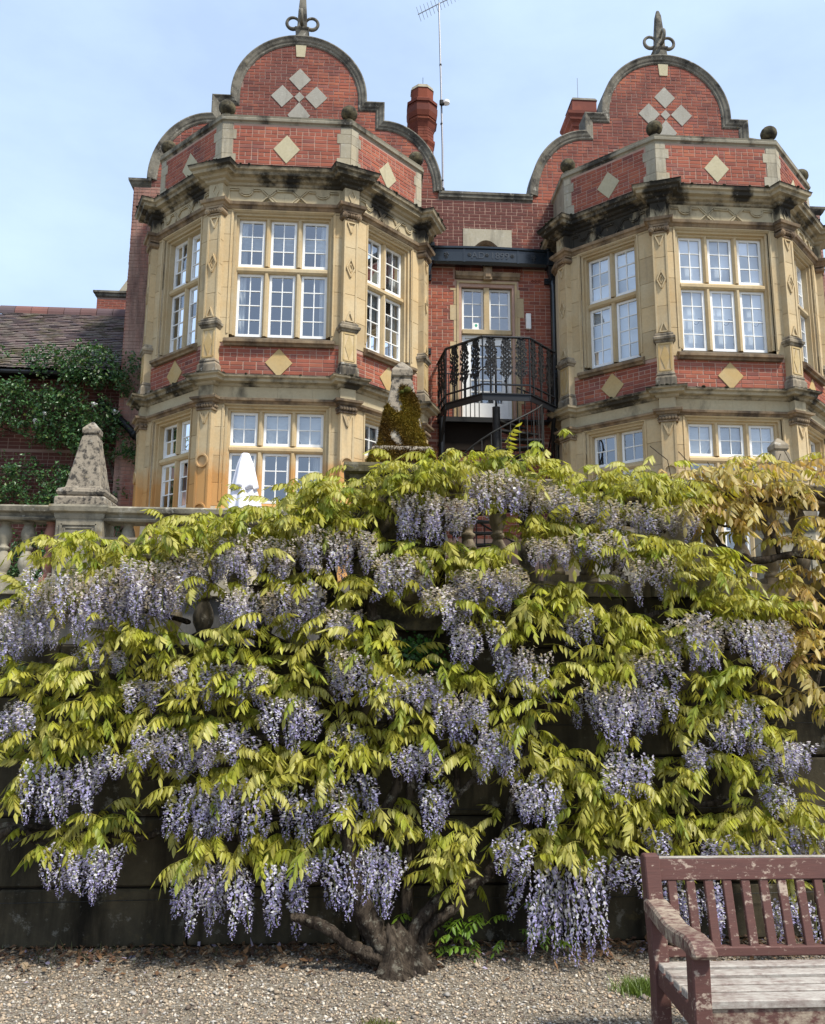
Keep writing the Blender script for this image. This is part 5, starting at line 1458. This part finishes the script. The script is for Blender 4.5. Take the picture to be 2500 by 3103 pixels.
M['bench_arm'] = bench_mat('bench_arm', .44, .60, (.46, .38, .28))
BX0, BX1 = 2.705, 4.25
def slab(pts, w0, w1, name, mat, bev=.006):
    """profile in yz extruded in x"""
    m = MB(); m.prism(pts, lambda q: (w0, *q), lambda q: (w1, *q)); return m.build(name, mat, bench, bevel=bev)
for xa in (BX0, BX1 - .07):
    slab([(-10.50, 0), (-10.43, 0), (-10.43, .42), (-10.36, .80), (-10.365, .835), (-10.385, .85), (-10.425, .845), (-10.50, .42)], xa, xa + .07, 'rear_leg', M['bench_paint'])
    slab([(-10.945, 0), (-10.875, 0), (-10.875, .60), (-10.945, .60)], xa, xa + .07, 'front_leg', M['bench_paint'])
    arm = [(-10.42, .665), (-10.46, .668), (-10.56, .655), (-10.68, .632), (-10.78, .635), (-10.88, .645), (-10.945, .638), (-10.985, .612), (-10.99, .585), (-10.95, .575), (-10.86, .582), (-10.72, .565), (-10.6, .578), (-10.5, .597), (-10.42, .61)]
    slab(arm, xa - .012, xa + .088, 'armrest', M['bench_arm'], .010)
    slab([(-10.88, .30), (-10.49, .33), (-10.49, .40), (-10.88, .385)], xa + .015, xa + .055, 'side_rail', M['bench_paint'])
def brail(y0, y1, z0, z1, name, mat, lean=0):
    m = MB(); m.hexa([(BX0 + .068, y0, z0), (BX1 - .068, y0, z0), (BX1 - .068, y1, z0), (BX0 + .068, y1, z0), (BX0 + .068, y0 + lean, z1), (BX1 - .068, y0 + lean, z1), (BX1 - .068, y1 + lean, z1), (BX0 + .068, y1 + lean, z1)])
    return m.build(name, mat, bench, bevel=.005)
brail(-10.415, -10.375, .735, .825, 'top_rail', M['bench_paint'], .015)
o = MB(); o.box(BX0 + .068, BX1 - .068, -10.398, -10.362, .8255, .829); o.build('worn_top', M['bench_worn'], bench)
brail(-10.475, -10.435, .435, .475, 'lower_rail', M['bench_paint'])
rr = random.Random(6)
for k in range(17):
    x = 2.812 + k * .0842
    if x > BX1 - .1: break
    m = MB(); w = .040
    m.hexa([(x, -10.467, .47), (x + w, -10.467, .47), (x + w, -10.445, .47), (x, -10.445, .47), (x, -10.408, .74), (x + w, -10.408, .74), (x + w, -10.386, .74), (x, -10.386, .74)]); m.build('back_slat', M['bench_paint'], bench, bevel=.003)
for k, (ya, yb) in enumerate(((-10.550, -10.484), (-10.640, -10.578), (-10.728, -10.668), (-10.814, -10.756), (-10.925, -10.842))):
    m = MB(); zz = .415 + .004 * abs(k - 2); e = rr.uniform(-.002, .002)
    m.box(BX0 + (.02 if k < 4 else .068), BX1 - (.02 if k < 4 else .068), ya, yb, zz - .032 + e, zz + e); m.build('seat_slat', M['bench_worn'], bench, bevel=.004)
m = MB(); m.box(BX0 + .068, BX1 - .068, -10.915, -10.885, .29, .390); m.build('front_apron', M['bench_arm'], bench, bevel=.004)

# ------------------------------------------------------------------ plants
def leaf_material(name, trans=.48, spec=.35, rough=.42, sat=1.0):
    t = NT(name); n, l = t.n, t.l
    c = t.attr('tone', 'Color')
    c = t.mix(t.math('MULTIPLY', t.noise(35, 3), .35), c, t.mix(1.0, c, (.75, .8, .6), 'MULTIPLY'))
    t.done(c, rough, spec)
    tb = n.new('ShaderNodeBsdfTranslucent'); mx = n.new('ShaderNodeMixShader'); mx.inputs[0].default_value = trans
    c2 = t.mix(1.0, c, (1.15, 1.10, .55), 'MULTIPLY')
    l.new(c2, tb.inputs['Color']); l.new(t.bsdf.outputs[0], mx.inputs[1]); l.new(tb.outputs[0], mx.inputs[2]); l.new(mx.outputs[0], t.out.inputs['Surface'])
    return t.m
M['leaf'] = leaf_material('leaf')
M['rose_leaf'] = leaf_material('rose_leaf', .25, .4, .35)
M['petal'] = leaf_material('petal', .35, .1, .7)

GREEN = np.array([[.48, .48, .06], [.40, .43, .05], [.27, .35, .04], [.46, .43, .08], [.47, .38, .11], [.58, .54, .16]])
BRONZ = np.array([[.56, .42, .14], [.54, .48, .10], [.62, .50, .22], [.42, .45, .08], [.55, .36, .16], [.62, .57, .18]])
FRESH = np.array([[.17, .30, .03], [.14, .25, .03], [.22, .33, .04]])
LEAFT = np.array([(0, 1, 2), (0, 2, 3), (1, 4, 5), (1, 5, 2), (2, 5, 6), (2, 6, 3), (4, 7, 5), (5, 7, 6)])

def unit(v): return v / max(1e-9, np.linalg.norm(v))

def compound_leaf(seed, pal, npair=5, L=.25, ll=.064, lw=.023, droop=.85):
    r = np.random.default_rng(seed); V, T, C = [], [], []
    up0 = r.uniform(.15, .55); bend = r.uniform(.9, 1.5)
    def rach(t): return np.array([L * t * (1 - .12 * t), .012 * math.sin(4 * t + seed), L * (up0 * t - bend * .5 * t * t)])
    base = pal[r.integers(len(pal))]
    def leaflet(p, d, w, l_, w_):
        nn_ = unit(np.cross(d, w)); b = len(V); g = np.array([0, 0, -1.0])
        pt = lambda t: p + d * l_ * t + g * l_ * .18 * t * t
        for t, ws in ((0, 0), (.30, .50), (.66, .40), (1, 0)):
            q = pt(t)
            if ws == 0: V.append(q)
            else: V.extend([q - w * w_ * ws + nn_ * w_ * .20, q, q + w * w_ * ws + nn_ * w_ * .20])
        c = base * r.uniform(.75, 1.2) * .75 + pal[r.integers(len(pal))] * .25
        for t in range(8): C.append(c * (.94 if t in (2, 5) else 1.0))
        T.extend((LEAFT + b).tolist())
    for i in range(npair):
        t = .26 + .70 * i / npair; p = rach(t); tg = unit(rach(t + .02) - rach(t - .02))
        for sgn in (-1, 1):
            side = np.array([0, sgn, 0.0]); k = droop * r.uniform(.75, 1.15)
            d = unit(side * (1 - .45 * k) + tg * r.uniform(.15, .5) + np.array([0, 0, -k]))
            w = unit(tg + r.normal(0, .22, 3)); w = unit(w - d * w.dot(d))
            sz = 1 - .25 * abs(t - .6)
            leaflet(p, d, w, ll * sz * r.uniform(.85, 1.12), lw * sz * r.uniform(.85, 1.1))
    p = rach(1.0); tg = unit(rach(1.0) - rach(.95)); w = unit(np.cross(tg, [0, 0, 1.0])); leaflet(p, tg, w, ll, lw)
    n = 5; b = len(V)                                       # the stalk
    for i in range(n):
        q = rach(i / (n - 1)); e = .0022
        V.extend([q + [0, e, 0], q + [0, -e, e], q + [0, 0, -e]]); C.extend([base * .8] * 3)
    for i in range(n - 1):
        for j in range(3):
            a, c_ = b + 3 * i + j, b + 3 * i + (j + 1) % 3; T.extend([(a, c_, a + 3), (c_, c_ + 3, a + 3)])
    return np.array(V), np.array(T), np.array(C)

def raceme(seed, n=84, L=.32, faded=.3):
    r = np.random.default_rng(seed); V, T, C = [], [], []
    lav, pale, vio, old = np.array([.54, .51, .78]), np.array([.84, .82, .90]), np.array([.25, .20, .52]), np.array([.66, .57, .50])
    lx, ly = r.normal(0, .02, 2)
    ax = lambda h: np.array([lx * math.sin(h * 3), ly * math.sin(h * 2.5), -L * h])
    mood = r.uniform(0, 1)
    for i in range(n):
        h = ((i + r.uniform(0, 1)) / n) ** .92; a = i * 2.4 + r.normal(0, .35)
        env = .043 * (1 - h) ** .6 + .007 if h > .12 else .026 + .15 * h
        rad = np.array([math.cos(a), math.sin(a), 0]); tan = np.array([-math.sin(a), math.cos(a), 0])
        p = ax(h) + rad * env * r.uniform(.65, 1.12)
        s = .0135 * (1 - .55 * max(0, h - .55) / .45) * r.uniform(.75, 1.2)
        up = unit(np.array([0, 0, 1.0]) * r.uniform(.5, 1) + rad * r.uniform(.0, .7) + r.normal(0, .25, 3)); t2 = unit(tan + r.normal(0, .3, 3))
        c = (pale if r.random() < .34 + .2 * mood else lav) * r.uniform(.85, 1.12)
        k = np.clip((faded * 1.5 - h) * 1.6 + r.normal(0, .15), 0, .85); c = c * (1 - k) + old * k * r.uniform(.8, 1.1)
        if h > .82: c = c * .45 + vio * .6
        b = len(V); f = rad * s * .35
        V.extend([p, p - t2 * s + up * s * .8 + f, p + up * s * 1.5, p + t2 * s + up * s * .8 + f]); T.extend([(b, b + 2, b + 1), (b, b + 3, b + 2)]); C.extend([c * .85, c, c * 1.05, c])
        d = unit(rad * .8 + np.array([0, 0, -.55]) + r.normal(0, .2, 3)); c2 = (vio * .7 + lav * .3) * (1 - k) + old * .8 * k
        if r.random() < .45: c2 = lav * .9 * (1 - k) + old * k
        V.extend([p, p - t2 * s * .55 + d * s * .7, p + d * s * 1.5, p + t2 * s * .55 + d * s * .7]); T.extend([(b + 4, b + 5, b + 6), (b + 4, b + 6, b + 7)]); C.extend([c2, c2, c2 * 1.2, c2])
    b = len(V)
    for i in range(6):
        q = ax(i / 5 * .97); e = .0025
        V.extend([q + [e, 0, 0], q + [-e, e, 0], q + [-e, -e, 0]]); C.extend([np.array([.20, .22, .07])] * 3)
    for i in range(5):
        for j in range(3):
            a, c_ = b + 3 * i + j, b + 3 * i + (j + 1) % 3; T.extend([(a, c_, a + 3), (c_, c_ + 3, a + 3)])
    return np.array(V), np.array(T), np.array(C)

def rotm(az, tilt, roll):
    ca, sa, ct, st, cr, sr = math.cos(az), math.sin(az), math.cos(tilt), math.sin(tilt), math.cos(roll), math.sin(roll)
    Z = np.array([[ca, -sa, 0], [sa, ca, 0], [0, 0, 1]]); Y = np.array([[ct, 0, st], [0, 1, 0], [-st, 0, ct]]); X = np.array([[1, 0, 0], [0, cr, -sr], [0, sr, cr]])
    return Z @ Y @ X

def scatter(places, variants, mat, root, name, rest_name, limit=300, order=None):
    """places: (pos, az, tilt, roll, scale, variant, (sx, sz)); nearest first become objects, the rest one mesh"""
    if order is None: order = sorted(range(len(places)), key=lambda i: places[i][0][1] + random.random() * .05)
    meshes = {}
    VV, TT, CC, nb = [], [], [], 0
    for rank, i in enumerate(order):
        p, az, ti, ro, sc, vi, zs = places[i]
        if rank < limit:
            if vi not in meshes:
                v, t, c = variants[vi]; o = np_mesh(name, v, t, mat, None, c); meshes[vi] = o.data; bpy.data.objects.remove(o)
            o = bpy.data.objects.new(name, meshes[vi]); col.objects.link(o)
            o.matrix_basis = Matrix.Translation(Vector(p)) @ Matrix(rotm(az, ti, ro).tolist()).to_4x4() @ Matrix.Diagonal((sc, sc, sc * zs, 1))
            set_parent(o, root)
        else:
            v, t, c = variants[vi]; q = (v * np.array([sc, sc, sc * zs])) @ rotm(az, ti, ro).T + np.array(p)
            VV.append(q); TT.append(t + nb); CC.append(c * rng.uniform(.85, 1.12)); nb += len(q)
    if VV:
        o = np_mesh(rest_name, np.concatenate(VV), np.concatenate(TT), mat, root, np.concatenate(CC)); o['kind'] = 'stuff'

def bark_mat(name, a, b):
    t = NT(name); k = t.noise(9, 6, .7, t.mapped((1, 1, .35)))
    c = t.mix(t.ramp(k, (.35, 0.), (.68, 1.)), a, b)
    c = t.mix(t.ramp(t.noise(34, 6, .75, t.mapped((1, 1, .22))), (.44, 0.), (.60, .85)), c, tuple(x * .35 for x in b))
    c = t.mix(t.math('MULTIPLY', t.ramp(t.noise(16, 5, .7), (.56, 0.), (.64, 1.)), .75), c, (.24, .22, .17))
    t.bump(t.noise(34, 6, .75, t.mapped((1, 1, .22))), 1.0, .035); return t.done(c, .95, .1)
M['bark'] = bark_mat('bark', (.115, .090, .066), (.034, .025, .019))

def gnarly(path, n=10, sub=6, wob=.012, seed=0):
    """smooth tube through (x, y, z, r) points with an uneven surface"""
    r = random.Random(seed); P = [Vector(p[:3]) for p in path]; Rr = [p[3] for p in path]; pts, rad = [], []
    for i in range(len(P) - 1):
        p0, p1, p2, p3 = P[max(i - 1, 0)], P[i], P[i + 1], P[min(i + 2, len(P) - 1)]
        for j in range(sub):
            t = j / sub; t2, t3 = t * t, t * t * t
            q = .5 * ((2 * p1) + (p2 - p0) * t + (2 * p0 - 5 * p1 + 4 * p2 - p3) * t2 + (3 * p1 - p0 - 3 * p2 + p3) * t3)
            pts.append(q + Vector((r.uniform(-1, 1), r.uniform(-1, 1), r.uniform(-1, 1))) * wob * .5); rad.append((Rr[i] + (Rr[i + 1] - Rr[i]) * t) * r.uniform(.88, 1.13))
    pts.append(P[-1]); rad.append(Rr[-1] * .7)
    return pts, rad

wis = empty('wisteria', (1.70, -9.2, 0))
tag(wis, 'old wisteria trained over the wall with hanging lilac flowers and yellow green leaves', 'wisteria')
for k, br in enumerate(BRANCHES):
    m = MB(); pts, rad = gnarly([(a, b, c, r * .82) for a, b, c, r in br], seed=k, wob=.010 if k else .016)
    nr = 16; v0 = len(m.v); m.tube(pts, rad, nr)
    for q in range(len(pts)):                            # ropey ridges along the stem
        for j in range(nr):
            p = Vector(m.v[v0 + q * nr + j]); a = 2 * PI * j / nr
            f = 1 + .13 * math.sin(4 * a + q * .35 + k) + .08 * math.sin(7 * a - q * .5) + random.uniform(-.05, .05)
            m.v[v0 + q * nr + j] = tuple(pts[q] + (p - pts[q]) * f)
    if k == 0:
        v1 = len(m.v); m.lathe([(.23, -.03), (.17, .02), (.13, .06), (.10, .11), (.07, .17), (.04, .22)], 22, (1.70, -9.2, 0))
        for q in range(v1, len(m.v)):                    # buttressed, uneven foot
            x, y, z = m.v[q]; a = math.atan2(y + 9.2, x - 1.70)
            f = 1 + .22 * math.sin(3 * a + 1) + .14 * math.sin(7 * a + z * 9) + random.uniform(-.07, .07)
            m.v[q] = (1.70 - .25 * z + (x - 1.70) * f, -9.2 + (y + 9.2) * f * .85, z * (1 + .15 * math.sin(2 * a)))
    m.build('trunk' if k == 0 else 'branch', M['bark'], wis, smooth=True)

NV = 10
lvars = [compound_leaf(s, GREEN[[s % 6, (s * 2 + 1) % 6, (s + 3) % 6]], npair=5 + s % 3, L=.20 + .02 * (s % 4)) for s in range(NV)]
bvars = [compound_leaf(100 + s, BRONZ[[s % 6, (s + 2) % 6, (s + 3) % 6]], npair=4 + s % 2, L=.24 + .02 * (s % 3), ll=.074, lw=.029) for s in range(6)]
fvars = [compound_leaf(200 + s, FRESH, npair=4 + s % 2, L=.24, ll=.06, lw=.027, droop=.5) for s in range(4)]
lp = []
def add_leaf(x, y, z, s=1.0, var=None, spread=1.15):
    az = -PI / 2 + rng.normal(0, spread); lp.append(((x, y, z), az, rng.normal(-.05, .25), rng.normal(0, .25), s * rng.uniform(.75, 1.12), int(rng.integers(NV)) if var is None else var, 1.0))
for (cx, cz, rx, rz) in MASSES + [(-.35, 2.05, .3, .1), (.0, 1.85, .25, .1), (1.50, 2.86, .22, .08), (1.85, 2.92, .2, .08), (1.15, 2.74, .2, .08), (-.25, 2.40, .2, .07), (.75, 2.58, .2, .07)]:
    n = int(8 + PI * rx * rz * 225); top = cz > 2.35
    for _ in range(n):
        a, q = rng.uniform(0, 2 * PI), math.sqrt(rng.random())
        dx, dz = rx * q * math.cos(a), rz * q * math.sin(a)
        y = -9.06 + rng.normal(0, .10) - (.10 if not top else -.05) * (1 - q)
        if top: y += rng.uniform(-.05, .22)
        add_leaf(cx + dx, y, cz + dz + (.035 if not top else -.015), 1.0)
        if top and rng.random() < .5: add_leaf(cx + rng.normal(0, rx * .6), -9.14 + rng.normal(0, .06), cz + rng.normal(0, rz * .45) - .02, 1.0)
for (x0, x1, z0, z1) in CLUSTERS:                       # leaf collars above the flowers
    for _ in range(int(2 + (x1 - x0) * 13)):
        add_leaf(rng.uniform(x0, x1), -9.06 + rng.normal(0, .06), z0 + rng.uniform(.03, .11), .9)
for _ in range(130):                                    # deeper leaves in the shade
    cx, cz, rx, rz = MASSES[rng.integers(len(MASSES))]
    add_leaf(cx + rng.normal(0, rx), -8.86 + rng.normal(0, .04), cz + rng.normal(0, rz * 1.1), .95)
scatter(lp, lvars, M['leaf'], wis, 'leaf', 'foliage')

rvars = [raceme(s, n=76 + 4 * (s % 5), faded=(.05, .15, .28, .42, .6)[s % 5]) for s in range(15)]
rp = []
for (x0, x1, z0, z1) in CLUSTERS + [(-.45, -.05, 2.12, 1.8), (-.1, .35, 2.16, 1.85), (.05, .5, 2.25, 1.98), (-.6, -.3, 2.02, 1.7)]:
    w, h = x1 - x0, z0 - z1; old = np.clip((z0 - .9) / 1.4, 0, 1)
    n = max(4, int(w / .048 * (1.6 if z0 > 1.2 else 1.25)))
    for k in range(n):
        t = (k + rng.random()) / n; x = x0 + w * t
        sag = .62 + .38 * math.sin(PI * np.clip(.15 + .7 * t, 0, 1)) * rng.uniform(.6, 1.15)
        L = max(.13, h * sag * rng.uniform(.6, 1.15)); zt = z0 + .03 - rng.uniform(0, max(0.0, h - L) * .6 + .03)
        c = int(np.clip(round(old * 3.2 + rng.normal(0, .8)), 0, 4)); v = c + 5 * int(rng.integers(3))
        s = rng.uniform(.85, 1.1)
        rp.append(((x, (-9.22 if z0 < 2.5 else -9.20) + rng.normal(0, .06), zt - (.0 if z0 < 2.5 else .05)), rng.uniform(0, 6.28), rng.normal(0, .10), rng.normal(0, .10), s, v, L / .32 / s))
scatter(rp, rvars, M['petal'], wis, 'flower_raceme', 'flowers')
# fresh shoots at the foot
fp = []
for (x, z, n) in ((1.95, .17, 4), (2.1, .24, 5), (2.2, .12, 5), (2.38, .15, 4), (2.55, .13, 3), (1.72, .18, 2), (2.05, .1, 3), (1.80, .05, 3), (2.62, .08, 3)):
    for _ in range(n): fp.append(((x + rng.normal(0, .05), -9.0 + rng.normal(0, .06), z + rng.normal(0, .04)), -PI / 2 + rng.normal(0, 1.3), rng.normal(-.2, .2), rng.normal(0, .2), rng.uniform(.55, .9), int(rng.integers(4)), 1.0))
scatter(fp, fvars, M['leaf'], wis, 'shoot_leaf', 'shoots')

bz = empty('wisteria', (5.2, -8.9, 0))
tag(bz, 'flowerless wisteria with bronze and gold young leaves draped over the stair balustrade', 'wisteria')
for k, br in enumerate(BRONZE_STEMS):
    m = MB(); pts, rad = gnarly(br, seed=50 + k); m.tube(pts, rad, 8); m.build('branch', M['bark'], bz, smooth=True)
bp = []
m = MB(); pts, rad = gnarly([(5.2, -8.9, 0, .05), (5.1, -8.88, 1.0, .045), (4.9, -8.9, 1.8, .04), (4.65, -9.0, 2.33, .035)], seed=70); m.tube(pts, rad, 8); m.build('trunk', M['bark'], bz, smooth=True)
for (cx, cz, rx, rz) in BRONZE[:6] + BRONZE[7:12] + [(4.75, 2.85, .3, .2), (4.9, 2.5, .3, .3), (4.8, 2.1, .25, .3)]:
    for _ in range(int(9 + PI * rx * rz * 170)):
        a, q = rng.uniform(0, 2 * PI), math.sqrt(rng.random())
        y = -9.0 + rng.normal(0, .10) + (rng.uniform(0, .3) if cz > 2.75 else 0)
        bp.append(((cx + rx * q * math.cos(a), y, cz + rz * q * math.sin(a) + .04), -PI / 2 + rng.normal(0, 1.1), rng.normal(-.05, .25), rng.normal(0, .2), rng.uniform(.8, 1.15), int(rng.integers(6)), 1.0))
scatter(bp, bvars, M['leaf'], bz, 'leaf', 'foliage')
m = MB()
for k in range(9):                                       # bare whips above the bronze leaves
    x = 3.55 + k * .14; h = random.uniform(.15, .33); b = random.uniform(-.2, .2)
    m.tube([(x, -8.8, 2.86), (x + b * .3, -8.85, 2.86 + h * .7), (x + b, -8.88, 2.86 + h)], .0028, 4)
m.build('whip', M['bark'], bz)

# ------------------------------------------------------------------ climbing rose on the wing
rose = empty('climbing_rose', (-3.3, 2.2, 2.36)); tag(rose, 'dark green climbing rose with a few white blooms on the wing wall', 'rose')
def rose_leaves():
    N = 52000; r = np.random.default_rng(9)
    x = r.uniform(-6.4, -2.75, N); z = r.uniform(2.9, 7.85, N)
    f = np.sin(x * 2.9 + 1.0) * .5 + np.sin(z * 4.1 + x * 1.3) * .9 + np.sin(x * 6.1 - z * 3.3) * .5 + np.sin(z * 9 + x * 2.2 + 1) * .5 + np.sin(x * 13 + z * 7) * .45 + np.sin(z * 15 - x * 9) * .4
    dens = np.interp(z, [2.9, 4.1, 5.0, 5.8, 6.2, 7.3, 7.75, 7.9], [.4, .1, -.1, .15, .55, .8, .2, -2]) - np.maximum(0, (x + 3.35) * 2.4) * (z > 7.05) - np.maximum(0, x + 3.1) * 3
    k = f + dens + r.normal(0, .5, N) > .25
    x, z = x[k], z[k]; N = len(x); y = 2.30 - r.random(N) ** 1.5 * .5 - np.clip(f[k], 0, 2) * .07 - np.interp(z, [6, 7], [0, .12])
    P = np.stack([x, y, z], 1); L = r.uniform(.05, .10, N); W = L * r.uniform(.45, .6, N)
    d = np.stack([r.normal(0, .7, N), r.normal(-.5, .4, N), r.normal(-.45, .5, N)], 1); d /= np.linalg.norm(d, axis=1)[:, None]
    w = np.cross(d, r.normal(0, 1, (N, 3)) + np.array([0, .2, 1.2])); w /= np.linalg.norm(w, axis=1)[:, None]; n_ = np.cross(d, w)
    V = np.stack([P, P + d * (L * .45)[:, None] - w * (W * .5)[:, None] + n_ * (W * .18)[:, None], P + d * L[:, None], P + d * (L * .45)[:, None] + w * (W * .5)[:, None] + n_ * (W * .18)[:, None]], 1).reshape(-1, 3)
    b = np.arange(N)[:, None] * 4; T = np.concatenate([b + [0, 2, 1], b + [0, 3, 2]], 0)
    pal = np.array([[.050, .115, .040], [.070, .15, .050], [.035, .080, .032], [.13, .19, .06], [.08, .095, .04]]); C = pal[r.choice(5, N, p=[.35, .25, .25, .08, .07])] * r.uniform(.75, 1.25, (N, 1))
    o = np_mesh('foliage', V, T, M['rose_leaf'], rose, np.repeat(C, 4, 0)); o['kind'] = 'stuff'
rose_leaves()
for k, st in enumerate(([(-3.15, 2.35, 2.4, .05), (-3.2, 2.35, 4.4, .045), (-3.3, 2.3, 5.2, .04), (-3.7, 2.3, 6.0, .03), (-4.4, 2.3, 6.7, .022), (-5.6, 2.3, 7.2, .015)], [(-3.1, 2.33, 2.4, .04), (-3.15, 2.3, 4.6, .035), (-3.05, 2.25, 5.3, .03), (-3.3, 2.25, 5.9, .022), (-3.5, 2.2, 6.9, .015)],
                        [(-3.3, 2.3, 5.2, .02), (-4.6, 2.32, 5.5, .014), (-5.8, 2.3, 5.3, .01)], [(-3.7, 2.3, 6.0, .018), (-5.0, 2.3, 6.1, .012), (-6.2, 2.3, 6.5, .008)], [(-3.3, 2.3, 5.0, .014), (-4.4, 2.32, 4.7, .01), (-5.6, 2.3, 4.8, .008)])):
    m = MB(); pts, rad = gnarly(st, seed=90 + k); m.tube(pts, rad, 8); m.build('stem', M['bark'] if k > 1 else bark_mat('rose_bark', (.13, .10, .075), (.06, .045, .035)), rose, smooth=True)
for x, z in ((-4.62, 6.45), (-4.78, 6.30), (-3.72, 6.66), (-5.65, 6.15), (-3.3, 6.52), (-5.5, 6.6)):
    m = MB(); rr = random.Random(int(x * 100))
    for k in range(9):
        a = k * 2.4; r_ = .012 + .004 * k; m.sphere((x + r_ * math.cos(a), 1.85 + .01 * k, z + r_ * math.sin(a)), .026, 6, 4, .8)
    m.build('bloom', M['fabric'], rose)

# ------------------------------------------------------------------ small growth, litter and gravel
wp = empty('wall_plant', (1.72, -8.8, 1.65)); tag(wp, 'small bright green plant growing out of a joint high in the dark wall', 'plant')
r = np.random.default_rng(31); N = 260
P = np.stack([1.80 + r.normal(0, .09, N), -8.80 - r.random(N) * .07, 1.76 + r.normal(0, .06, N)], 1); s = r.uniform(.008, .016, N)[:, None]
d = np.stack([r.normal(0, 1, N), r.normal(-.3, .3, N), r.normal(0, 1, N)], 1); d /= np.linalg.norm(d, axis=1)[:, None]; w = np.cross(d, [0, -1, .3]); w /= np.linalg.norm(w, axis=1)[:, None]
V = np.stack([P - d * s, P - w * s, P + d * s, P + w * s], 1).reshape(-1, 3); b = np.arange(N)[:, None] * 4
np_mesh('leaves', V, np.concatenate([b + [0, 2, 1], b + [0, 3, 2]], 0), M['rose_leaf'], wp, np.repeat(np.array([[.05, .16, .02]]) * r.uniform(.7, 1.3, (N, 1)), 4, 0))['kind'] = 'stuff'

def blades(name, cx, cy, n, spread, h, seed, colr, label):
    r = np.random.default_rng(seed); P = np.stack([cx + r.normal(0, spread, n), cy + r.normal(0, spread * .6, n), np.zeros(n)], 1)
    tip = P + np.stack([r.normal(0, h * .5, n), r.normal(0, h * .4, n), r.uniform(.5, 1, n) * h], 1); t = np.stack([np.ones(n), np.zeros(n), np.zeros(n)], 1) * .0025
    mid = (P + tip) / 2 + np.stack([np.zeros(n), np.zeros(n), np.full(n, h * .12)], 1)
    V = np.stack([P - t, P + t, mid + t * .8, mid - t * .8, tip], 1).reshape(-1, 3); b = np.arange(n)[:, None] * 5
    o = np_mesh(name, V, np.concatenate([b + [0, 1, 2], b + [0, 2, 3], b + [3, 2, 4]], 0), M['leaf'], None, np.repeat(np.array([colr]) * r.uniform(.7, 1.3, (n, 1)), 5, 0)); tag(o, label, 'grass', kind='stuff')
blades('grass_tuft', 2.93, -9.62, 420, .055, .085, 3, (.14, .20, .04), 'tuft of green grass in the gravel beside the bench leg')
blades('moss_grass', 1.55, -9.98, 120, .05, .03, 4, (.16, .17, .05), 'low sparse grass in the open gravel')
blades('wall_grass', .05, -8.82, 90, .35, .07, 5, (.10, .11, .05), 'thin dry grass along the foot of the dark wall')

def gravel():
    r = np.random.default_rng(17); N = 90000
    x = r.uniform(-2.2, 5.4, N); y = -8.74 - 2.9 * r.random(N); s = r.lognormal(math.log(.0062), .38, N)
    base = np.array([[1, 0, 0], [-1, 0, 0], [0, 1, 0], [0, -1, 0], [0, 0, 1], [0, 0, -1]], float)
    V = base[None] * r.uniform(.6, 1.25, (N, 6, 1)) + r.normal(0, .18, (N, 6, 3))
    sc = np.stack([s * r.uniform(.8, 1.4, N), s * r.uniform(.8, 1.3, N), s * r.uniform(.45, .8, N)], 1); V = V * sc[:, None, :]
    a = r.uniform(0, 2 * PI, N); ca, sa = np.cos(a)[:, None], np.sin(a)[:, None]
    X = V[..., 0] * ca - V[..., 1] * sa; Y = V[..., 0] * sa + V[..., 1] * ca
    V = np.stack([X + x[:, None], Y + y[:, None], V[..., 2] + (s * r.uniform(.1, .55, N))[:, None]], 2).reshape(-1, 3)
    F = np.array([(0, 2, 4), (2, 1, 4), (1, 3, 4), (3, 0, 4), (2, 0, 5), (1, 2, 5), (3, 1, 5), (0, 3, 5)]); T = (F[None] + (np.arange(N) * 6)[:, None, None]).reshape(-1, 3)
    pal = np.array([[.40, .32, .23], [.28, .22, .155], [.22, .185, .15], [.54, .48, .39], [.15, .115, .09], [.38, .35, .31], [.44, .32, .21]])
    C = pal[r.choice(7, N, p=[.24, .22, .14, .12, .12, .10, .06])] * r.uniform(.8, 1.2, (N, 1))
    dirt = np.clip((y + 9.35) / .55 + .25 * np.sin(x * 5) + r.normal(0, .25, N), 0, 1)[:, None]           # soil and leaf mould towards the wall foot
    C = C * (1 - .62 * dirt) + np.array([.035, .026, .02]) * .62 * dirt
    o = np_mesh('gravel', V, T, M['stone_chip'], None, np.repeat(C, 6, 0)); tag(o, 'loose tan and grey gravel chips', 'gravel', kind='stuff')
t = NT('stone_chip'); M['stone_chip'] = t.done(t.attr('tone', 'Color'), .9, .2)
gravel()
def litter():
    r = np.random.default_rng(23); N = 2600
    x = r.uniform(-1.5, 4.8, N); y = -8.77 - np.abs(r.normal(0, .22, N)); P = np.stack([x, y, .012 + r.random(N) * .02], 1); L = r.uniform(.008, .03, N)[:, None]
    a = r.uniform(0, 6.28, N); d = np.stack([np.cos(a), np.sin(a), r.normal(0, .35, N)], 1); w = np.stack([-np.sin(a), np.cos(a), r.normal(0, .35, N)], 1) * r.uniform(.3, .6, (N, 1))
    V = np.stack([P - d * L, P - w * L, P + d * L, P + w * L + [0, 0, .004]], 1).reshape(-1, 3); b = np.arange(N)[:, None] * 4
    pal = np.array([[.10, .055, .03], [.16, .09, .045], [.07, .04, .028], [.22, .16, .10], [.30, .26, .34]]); C = pal[r.choice(5, N, p=[.34, .25, .2, .15, .06])] * r.uniform(.7, 1.2, (N, 1))
    o = np_mesh('leaf_litter', V, np.concatenate([b + [0, 1, 2], b + [0, 2, 3]], 0), M['stone_chip'], None, np.repeat(C, 4, 0)); tag(o, 'dry brown leaves and fallen petals along the wall foot', 'leaves', kind='stuff')
litter()
